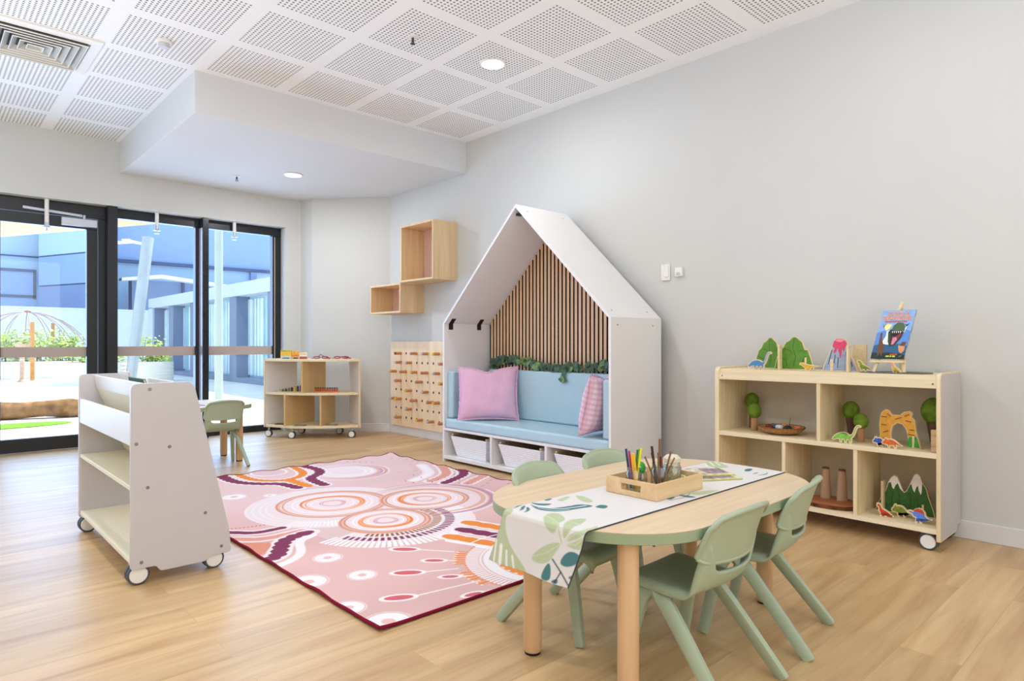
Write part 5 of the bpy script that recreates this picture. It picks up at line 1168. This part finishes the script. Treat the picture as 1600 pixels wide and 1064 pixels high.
lbox('game_box', 'orange yellow game box between two other boxes on the curved shelf', 'box', -.205, -.07, ZT, .08, .05, .086, mat('box_amber', '#e2a83c', .5, .4, .2, 50), 'small boxes on the curved shelf', [('label_band', (.02, .98, .35, .5), mat('band_rose', '#c97a6a', .5)), ('picture', (.2, .8, .04, .18), DRK)], .3)
lbox('card_box', 'small white box with rust base on the curved shelf', 'box', -.115, -.06, ZT, .085, .05, .068, WB, 'small boxes on the curved shelf', [('base_band', (.04, .96, 0, .38), RB), ('lettering_band', (.1, .9, .72, .86), YB)], .3)
RED = mat('red_frame', '#9a2436', .4); 
def specs(label, a, b, folded):
    t = thing('toy_glasses', label, 'glasses', W(a, b, ZT), RZC, 'red frames on the curved shelf')
    g = G()
    for sx in (-1, 1): g.tube([(sx*.045+.036*math.cos(2*PI*k/16), .0+.006*math.sin(k), .0165+.010*math.sin(2*PI*k/16)) for k in range(17)], .005, 6)
    g.tube([(-.085, .0, .006), (-.105, .01, .0055)], .004, 6).tube([(.08, 0, .008), (.105, -.01, .0055)], .0045, 6); g.build('frame', RED, t, world=False)
    G().tube([(-.04, .02, .02), (-.01, .015, .052 if folded else .026), (.03, .02, .026 if folded else .02), (.10, .03, .008)], .0045, 6).build('temple_arm', RED, t, world=False)
specs('red toy glasses with one raised arm on the curved shelf',   .095, -.02, True); specs('folded red toy glasses near the end of the curved shelf', .305, -.07, False)
# peg sets on the middle shelf
t = thing('bead_tray', 'wooden tray of orange stacking pegs on the curved shelf', 'toy', W(.175, .03, .4875), RZC)
G().box(-.135, .135, -.022, .022, 0, .012).build('tray', mat('tray_orange', '#d58a5c', .5), t, world=False, bevel=.002)
ORB = mat('bead_orange', '#c4502c', .5); DGR = mat('bead_green', '#2c4a3a', .5)
proto = None; wn = ('first', 'second', 'third', 'fourth', 'fifth', 'sixth', 'seventh', 'eighth', 'ninth', 'tenth')
for k in range(10):
    a = .175-.118+.0262*k; lab = '%s orange peg from the divider in the stacking peg tray' % wn[k]
    if proto: dup(proto, W(a, .03, .4997), RZC, lab)
    else:
        proto = thing('stacking_peg', lab, 'toy', W(a, .03, .4997), RZC, 'orange pegs in the tray')
        G().lathe([(.0105, 0), (.0105, .030)], (0, 0, 0), 12).build('body', ORB, proto, world=False); G().lathe([(.0095, .030), (.009, .042), (0, .043)], (0, 0, 0), 12).build('top', DGR, proto, world=False)
t = thing('bead_tray', 'wooden tray of mixed bead towers beside the shelf divider', 'toy', W(-.225, .03, .4875), RZC)
G().box(-.14, .14, -.02, .02, 0, .01).build('tray', mat('tray_tan', '#c9b184', .5), t, world=False, bevel=.002)
for k, (c, nm) in enumerate((('#c9b184', 'tan'), ('#5c5a35', 'olive'), ('#33402c', 'dark green'), ('#5f7a4a', 'green'), ('#2a2c33', 'black'), ('#d3a62c', 'yellow'), ('#43334a', 'plum'), ('#7a2c3c', 'crimson'))):
    a = -.225-.115+.033*k; h = .010+.0075*k
    tt_ = thing('bead_tower', '%s bead tower in the tray beside the shelf divider' % nm, 'toy', W(a, .03, .4977), RZC, 'bead towers in the tray')
    G().lathe([(.012, 0), (.012, h)], (0, 0, 0), 12).build('beads', mat('bead_'+nm, c, .5), tt_, world=False)
    G().lathe([(.005, h), (.005, h+.008)], (0, 0, 0), 8).build('cap', DRK, tt_, world=False)
for k, (a, b, lab) in enumerate(((-.345, -.01, 'flat dark plate lying on the base of the curved shelf, outer bay'), (-.09, .095, 'flat grey green plate lying at the front of the curved shelf base'), (.235, .03, 'flat grey plate lying on the base of the curved shelf, bay near the wall'))):
    o = G().prism(rrect(-.06, .06, -.04, .04, .008, 4), 0, .008).build('flat_plate', mat('plate_%d' % k, ('#5d5148', '#7b8572', '#8d8c80')[k], .5, .4, .1)); o.location = W(a, b, .1345); o.rotation_euler = (0, 0, RZC); tag(o, lab, 'plate', 'flat plates on the curved shelf')

# ================================================================= OUTSIDE
GZ = -.12
PAVE = mat('courtyard_paving', '#d9d6cf', .8, .2, .08, 1.2); SAND = mat('pale_sand', '#efe9dd', .9, .1, .08, 3)
struct(G().box(-14, 40, 7.72, 70, GZ-.1, GZ).build('ground', PAVE, smooth=0))
struct(G().prism(smooth_poly([(-3, 13.2), (3.2, 13.0), (4.2, 18), (3.6, 24), (-2, 25)]), GZ, GZ+.02).build('sand_path', SAND, smooth=0))
struct(G().box(-6, 3.4, 7.7, 7.9, GZ, 0).build('door_threshold', PAVE, smooth=0))
AWN = mat('awning_soffit', '#ecd9bd', .7, .2, .03)
struct(G().prism([(-6, 7.72), (2.4, 7.72), (2.4, 7.9), (.87, 10.9), (-1, 14.6), (-6, 14.6)], 2.42, 2.56).build('awning_roof', AWN, smooth=0))
o = G().prism([(.95+.75*math.cos(2*PI*k/40)*1.0, 11.15+.32*math.sin(2*PI*k/40)) for k in range(40)], GZ, GZ+.012).build('grass_patch', mat('lawn_green', '#6d9c34', .9, .1, .3, 40, bump=.5), smooth=0); tag(o, 'bright green patch of grass outside the glass door', 'grass'); o['kind'] = 'stuff'
t = thing('fallen_log', 'weathered brown log lying on the ground outside the door', 'log', (1.0, 12.3, GZ))
rl = random.Random(2); path = [(-.9+.3*k, 12.75-.085*k, GZ+.135+.012*math.sin(k*1.7)) for k in range(11)]
LOGM = mat('log_bark', '#8f6c48', .9, .1, .5, 6, bump=.8, bscale=14)
G().tube(path, [.13+.02*math.sin(k*2.3) for k in range(11)], 14).build('trunk', LOGM, t)
G().cyl(path[-1], (path[-1][0]+.006, path[-1][1]-.002, path[-1][2]), .118, n=18).build('cut_end', wood('log_end', '#c9a06a', '#a87a48', 'x', 8), t)
CORR = mat('corrugated_white', '#e9e5d8', .5, .3, .02)
SHRUB = mat('shrub_leaf', '#a9bd5e', .7, .2, .4, 3); SOIL = mat('garden_soil', '#8a7658', .9, .1, .3, 8)
def bed(label, x, y, rx, ry, h, plab, ph, n, seed):
    t = thing('raised_garden_bed', label, 'garden bed', (x, y, GZ), 0, 'corrugated garden beds')
    prof = []
    for k in range(25): prof.append((1+.012*math.sin(k*2*PI/4), h*k/24))
    g = G(); n_ = 44
    for f_, z in prof: g.v += [(x+rx*f_*math.copysign(abs(math.cos(2*PI*j/n_))**.7, math.cos(2*PI*j/n_)), y+ry*f_*math.copysign(abs(math.sin(2*PI*j/n_))**.7, math.sin(2*PI*j/n_)), GZ+z) for j in range(n_)]
    for i in range(len(prof)-1):
        for j in range(n_): g.f.append([i*n_+j, i*n_+(j+1) % n_, (i+1)*n_+(j+1) % n_, (i+1)*n_+j]); g.m.append(0)
    g.build('corrugated_wall', CORR, t, smooth=80)
    G().prism([(x+rx*.97*math.copysign(abs(math.cos(2*PI*j/n_))**.7, math.cos(2*PI*j/n_)), y+ry*.97*math.copysign(abs(math.sin(2*PI*j/n_))**.7, math.sin(2*PI*j/n_))) for j in range(n_)], GZ+h-.08, GZ+h-.05).build('soil', SOIL, t)
    r_ = random.Random(seed); z0 = GZ+h-.05
    p = thing('garden_shrub', plab, 'shrub', (x, y, z0), 0, 'shrubs in the garden beds')
    st = G(); lv = G()
    for k in range(n):
        bx_, by = x+r_.uniform(-.6, .6)*rx, y+r_.uniform(-.6, .6)*ry; hh = ph*r_.uniform(.5, 1.); tp = (bx_+r_.uniform(-.12, .12), by+r_.uniform(-.12, .12), z0+hh)
        st.tube([(bx_, by, z0), tp], [.012, .005], 5)
        for q in range(60):
            f_ = r_.uniform(.15, 1.05); c = Vector((bx_, by, z0)).lerp(Vector(tp), f_)+Vector((r_.gauss(0, .14), r_.gauss(0, .14), r_.gauss(0, .07))); s_ = r_.uniform(.04, .085)
            c.z = max(c.z, z0+.05)
            nrm = Vector((r_.uniform(-1, 1), r_.uniform(-1, .2), r_.uniform(.1, 1))).normalized(); a = nrm.cross(Vector((0, 0, 1))).normalized(); b = nrm.cross(a)
            lv.add([c+a*s_, c+b*s_*.5, c-a*s_, c-b*s_*.5], [(0, 1, 2, 3)])
    st.build('stems', mat('shrub_stem_%d' % seed, '#7a6a48', .8), p, weld=False); lv.build('leaves', SHRUB, p, smooth=0, weld=False)
bed('long white corrugated garden bed at the back of the courtyard', 3.2, 26.5, 1.75, .9, .55, 'leafy shrub growing in the long back garden bed', 1.1, 36, 11)
bed('short white corrugated garden bed nearer the door', 3.62, 20.9, .85, .75, .62, 'low leafy plant in the short garden bed', .5, 6, 12)
bed('white corrugated garden bed seen through the middle window', 5.2, 21.4, .60, .6, .60, 'bushy plant in the bed behind the leaning steel pole', .85, 8, 13)
POST = mat('orange_timber', '#c98a4a', .8, .2, .15, 6)
for x, y, h, lab in ((2.72, 24.4, 1.78, 'taller orange timber post standing in the garden'), (3.70, 27.9, 1.85, 'shorter orange timber post behind the shrub')):
    o = G().box(-.05, .05, -.05, .05, 0, h).build('timber_post', POST, bevel=.006); o.location = (x, y, GZ); tag(o, lab, 'post', 'orange garden posts')
t = thing('climbing_dome', 'thin pipe climbing dome in front of the white fence', 'climbing frame', (2.9, 27.2, GZ))
RUSTP = mat('dome_pipe', '#a58f92', .5); g = G(); cx, cy, rd, hd = 3.05, 28.6, 2.1, 2.25
for k in range(8):
    a = PI*k/8; g.tube([(cx+rd*math.cos(a)*math.cos(q), cy+.75*math.sin(a)*math.cos(q), GZ+hd*math.sin(q)) for q in [PI*i/18 for i in range(19)]], .017, 6)
g.build('hoops', RUSTP, t, weld=False)
g = G()
for q in (.55,): g.tube([(cx+rd*math.cos(q)*math.cos(2*PI*k/40), cy+.75*math.cos(q)*math.sin(2*PI*k/40), GZ+hd*math.sin(q)) for k in range(41)], .014, 6)
g.build('ring', RUSTP, t)
G().lathe([(.09, 0), (.11, .05), (.05, .09), (0, .1)], (cx, cy, GZ+hd-.03), 14).build('crown_cap', mat('dome_cap', '#a5605a', .6), t)
t = thing('bird_bath', 'brown stone bird bath beside the garden bed', 'bird bath', (2.35, 23.2, GZ))
STN = mat('bath_stone', '#b99a86', .8, .2, .15, 10)
G().lathe([(.12, 0), (.11, .05), (.06, .1), (.06, .85)], (2.35, 23.2, GZ), 20).build('pedestal', STN, t)
G().lathe([(.06, .85), (.13, .95), (.19, 1.12), (.15, 1.12), (.10, 1.0), (0, .98)], (2.35, 23.2, GZ), 20).build('basin', STN, t)
FEN = mat('fence_render', '#dbe6ee', .8, .2, .02)
struct(G().box(-4, 8.3, 29.6, 29.8, GZ, 2.30).box(-4, 8.3, 29.56, 29.84, 2.30, 2.36).build('garden_wall', FEN, smooth=0, weld=False))
# ---- big building behind
BM1 = mat('cladding_pale_blue', '#b4cfe4', .6, .3, .03, .8); BM2 = mat('cladding_blue', '#94aed8', .6, .3, .03, .8); BM3 = mat('cladding_slate', '#7f93b6', .6, .3, .05, .8); BMD = mat('cladding_joint', '#44587c', .6); BMW = mat('cladding_white', '#eef2f4', .6)
bd = thing('office_building', 'large blue clad building rising behind the courtyard', 'building', (8, 34, GZ))
G().box(-6, 4.28, 35.0, 36.5, GZ, 9).build('pale_wing', BM1, bd, smooth=0)
G().box(-6, 3.95, 34.4, 35.0, GZ, 4.15).build('lower_wing', BM2, bd, smooth=0)
g = G().box(-6, 3.97, 34.36, 34.4, 4.05, 4.17).box(-6, 3.97, 34.36, 34.4, 2.95, 3.06).box(3.86, 3.97, 34.36, 34.4, 2.9, 4.1).box(-6, 4.30, 34.96, 35.0, 4.75, 4.80).box(4.20, 4.34, 34.9, 35, 4.1, 9); g.build('joint_lines', BMD, bd, smooth=0, weld=False)
# receding diagonal wing, close overhead
P0, P1 = Vector((4.35, 34.3)), Vector((4.35, 14.0)); P1 = Vector((4.05, 16.0))
def strip(z0, z1, off, m, nm):
    dd = (P1-P0).normalized(); n_ = Vector((dd.y, -dd.x)); n_ = n_ if n_.x < 0 else -n_; a, b = P0+n_*off, P1+n_*off; c, d_ = P1-n_*.3, P0-n_*.3
    G().prism([tuple(a), tuple(b), tuple(c), tuple(d_)], z0, z1).build(nm, m, bd, smooth=0)
G().box(5.95, 30, 33.2, 34.6, 4.72, 9).build('upper_facade', BM2, bd, smooth=0); G().box(5.95, 30, 33.0, 33.2, 4.62, 4.76).build('shadow_joint', BMD, bd, smooth=0)
G().box(5.95, 30, 33.2, 34.6, GZ, 4.62).build('pale_band', BM1, bd, smooth=0); G().box(6.0, 6.42, 32.6, 33.1, GZ, 9).build('corner_pier', BM3, bd, smooth=0)
G().box(12.6, 12.9, 33.0, 33.2, GZ, 4.6).build('joint_post', BM3, bd, smooth=0)
w_ = thing('upper_wing', 'blue panelled wing with dark joints receding above the white fence', 'building', (5, 30, GZ))
g = G()
for za_, zb_, m in ((2.2, 3.4, 0), (3.46, 4.65, 1), (4.71, 6.4, 2)): g.prism([(4.0, 33.9), (5.6, 29.9), (5.9, 29.9), (5.9, 33.9)], za_, zb_, 'z', m)
g.build('panels', [BM3, BM2, BM1], w_, smooth=0, weld=False)
G().prism([(4.03, 33.9), (5.63, 29.93), (5.9, 29.93), (5.9, 33.9)], 2.2, 6.38).build('joint_lines', BMD, w_, smooth=0)
# ---- right glass wing
WX = 7.0; CONC = mat('wing_fascia', '#c4cede', .6, .3, .02); COL = mat('wing_column', '#76849f', .5, .4, .04); WGL = mat('wing_glass', '#a9cfe0', .12, .6, .1, 1.5); CURT = mat('wing_curtain', '#d5e6ea', .8, .2, .1, 2)
ww = thing('glass_wing', 'single storey wing with glazed bays and grey columns beyond the windows', 'building', (WX, 20, GZ))
G().box(WX-.1, WX+7, 8.5, 28.6, 2.38, 2.75).build('fascia', CONC, ww, smooth=0)
G().box(WX+.35, WX+.40, 8.5, 28.2, GZ, 2.38).build('glazing', WGL, ww, smooth=0)
g = G(); y = 8.6; k = 0
while y < 28:
    if k % 7 not in (0, 1): g.box(WX+.30, WX+.345, y, y+.10+.05*((k*5) % 3), GZ+.2, 2.3)
    y += .26; k += 1
g.build('curtain_folds', CURT, ww, smooth=0, weld=False)
for y in (28.2, 25.8, 23.3, 19.6, 16.8, 13.6, 10.4): G().box(WX-.04, WX+.34, y-.28, y+.28, GZ, 2.38).build('column', COL, ww, smooth=0)
G().box(WX-.05, WX+.4, 8.5, 28.6, GZ, GZ+.14).build('plinth', COL, ww, smooth=0)
G().box(WX-.1, WX+.02, 28.0, 28.6, GZ, 2.4).build('end_wall', CONC, ww, smooth=0)
G().prism([(6.9, 31.2), (14, 31.2), (14, 31.8), (6.9, 31.8)], GZ, 3.72).build('rear_wall', BM3, ww, smooth=0)
G().prism([(6.4, 3.72), (7.9, 3.95), (11.5, 3.60), (11.5, 3.46), (7.9, 3.79), (6.4, 3.60)], 30.6, 31.1, 'y').build('roof_edge', BMW, ww, smooth=0)
G().box(8.85, 8.95, 31.1, 31.2, 2.6, 3.7).build('down_pipe', BMD, ww, smooth=0)
GALV = mat('galvanised_pole', '#aeb5b6', .3, .5, .08, 4, metal=.3); CHAIN = mat('chain_metal', '#e6ecef', .4, .5, .05)
t = thing('shade_sail_pole', 'leaning galvanised shade pole outside the middle window', 'pole', (4.40, 20.1, GZ))
G().cyl((4.40, 20.1, GZ), (4.94, 20.5, 4.0), .135, .15, n=24).build('shaft', GALV, t)
G().tube([(4.92, 20.48, 3.80), (4.55, 20.48, 3.84), (4.2, 20.48, 3.78), (3.95, 20.48, 3.88)], .04, 8).build('chain', CHAIN, t)
t = thing('veranda_post', 'pale upright veranda post outside the corner window', 'post', (4.0, 11.95, GZ))
G().cyl((4.0, 11.95, GZ), (4.0, 11.95, 3.6), .068, n=24).build('shaft', mat('post_paint', '#bcc8bc', .5), t)
G().box(3.86, 4.14, 11.81, 12.09, GZ, GZ+.02).build('base_plate', GALV, t)

# ================================================================= LIGHT
W_ = bpy.data.worlds.new('world'); bpy.context.scene.world = W_; W_.use_nodes = True
bg = W_.node_tree.nodes['Background']; bg.inputs['Color'].default_value = (.62, .78, 1., 1); bg.inputs['Strength'].default_value = 2.1
def lamp(name, kind, loc, energy, rot=(0, 0, 0), size=1., size_y=None, color=(1, 1, 1), shape=None):
    l = bpy.data.lights.new(name, kind); l.energy = energy; l.color = color
    if kind == 'AREA':
        l.shape = shape or ('RECTANGLE' if size_y else 'SQUARE'); l.size = size
        if size_y: l.size_y = size_y
    if kind == 'SUN': l.angle = R(.6)
    o = bpy.data.objects.new(name, l); C.objects.link(o); o.location = loc; o.rotation_euler = rot; return o
lamp('sun', 'SUN', (10, 20, 20), 9., (0, R(32), R(12)), color=(1., .95, .88))
WARM = (.97, .98, 1.)
for x, y, e in ((3.04, 3.484, 10), (.6, 3.4, 24), (.6, .9, 8), (3.04, .9, 5), (-1.6, 3.4, 8), (-1.6, .9, 8), (.6, -1.6, 8), (3.04, -1.6, 6)):
    lamp('downlight_lamp', 'AREA', (x, y, ZC-.015), e, size=.16, shape='DISK', color=WARM)
lamp('downlight_lamp', 'AREA', (2.80, 6.235, 2.685), 17, size=.16, shape='DISK', color=WARM)
# unseen lamps added to brighten the room: broad fill, ceiling fills, window light
lamp('room_fill', 'AREA', (.2, -2.6, 1.7), 54, (R(90), 0, R(4)), 4.5, 2.2, (.87, .94, 1.))
lamp('room_uplight', 'AREA', (.1, -1.0, .7), 110, (R(180), 0, 0), 3.0, 2.0, (.80, .90, 1.))  # this and the next: added panels facing up to lift the ceiling
lamp('side_uplight', 'AREA', (-1.5, 4.3, .7), 75, (R(180), 0, 0), 2.0, 3.0, (.82, .91, 1.))
lamp('daylight', 'AREA', (1.8, 7.62, 1.25), 95, (R(-90), 0, 0), 2.9, 2.1, (.40, .62, 1.))  # this and the next: added outside the panes to strengthen window light
lamp('daylight', 'AREA', (-1.1, 7.62, 1.25), 95, (R(-90), 0, 0), 2.6, 2.1, (.40, .62, 1.))
sc_ = bpy.context.scene
sc_.view_settings.view_transform = 'Standard'; sc_.view_settings.look = 'None'; sc_.view_settings.exposure = 0.; sc_.view_settings.gamma = 1.
sc_.cycles.max_bounces = 10; sc_.cycles.diffuse_bounces = 6; sc_.cycles.transparent_max_bounces = 16; sc_.cycles.caustics_reflective = False; sc_.cycles.caustics_refractive = False
sc_.cycles.use_denoising = True; sc_.cycles.sample_clamp_indirect = 4.
for o in ROOTS:
    for k in ('_loc', '_rz'):
        if k in o: del o[k]
for o in bpy.data.objects:
    for k in ('_loc', '_rz'):
        if k in o: del o[k]
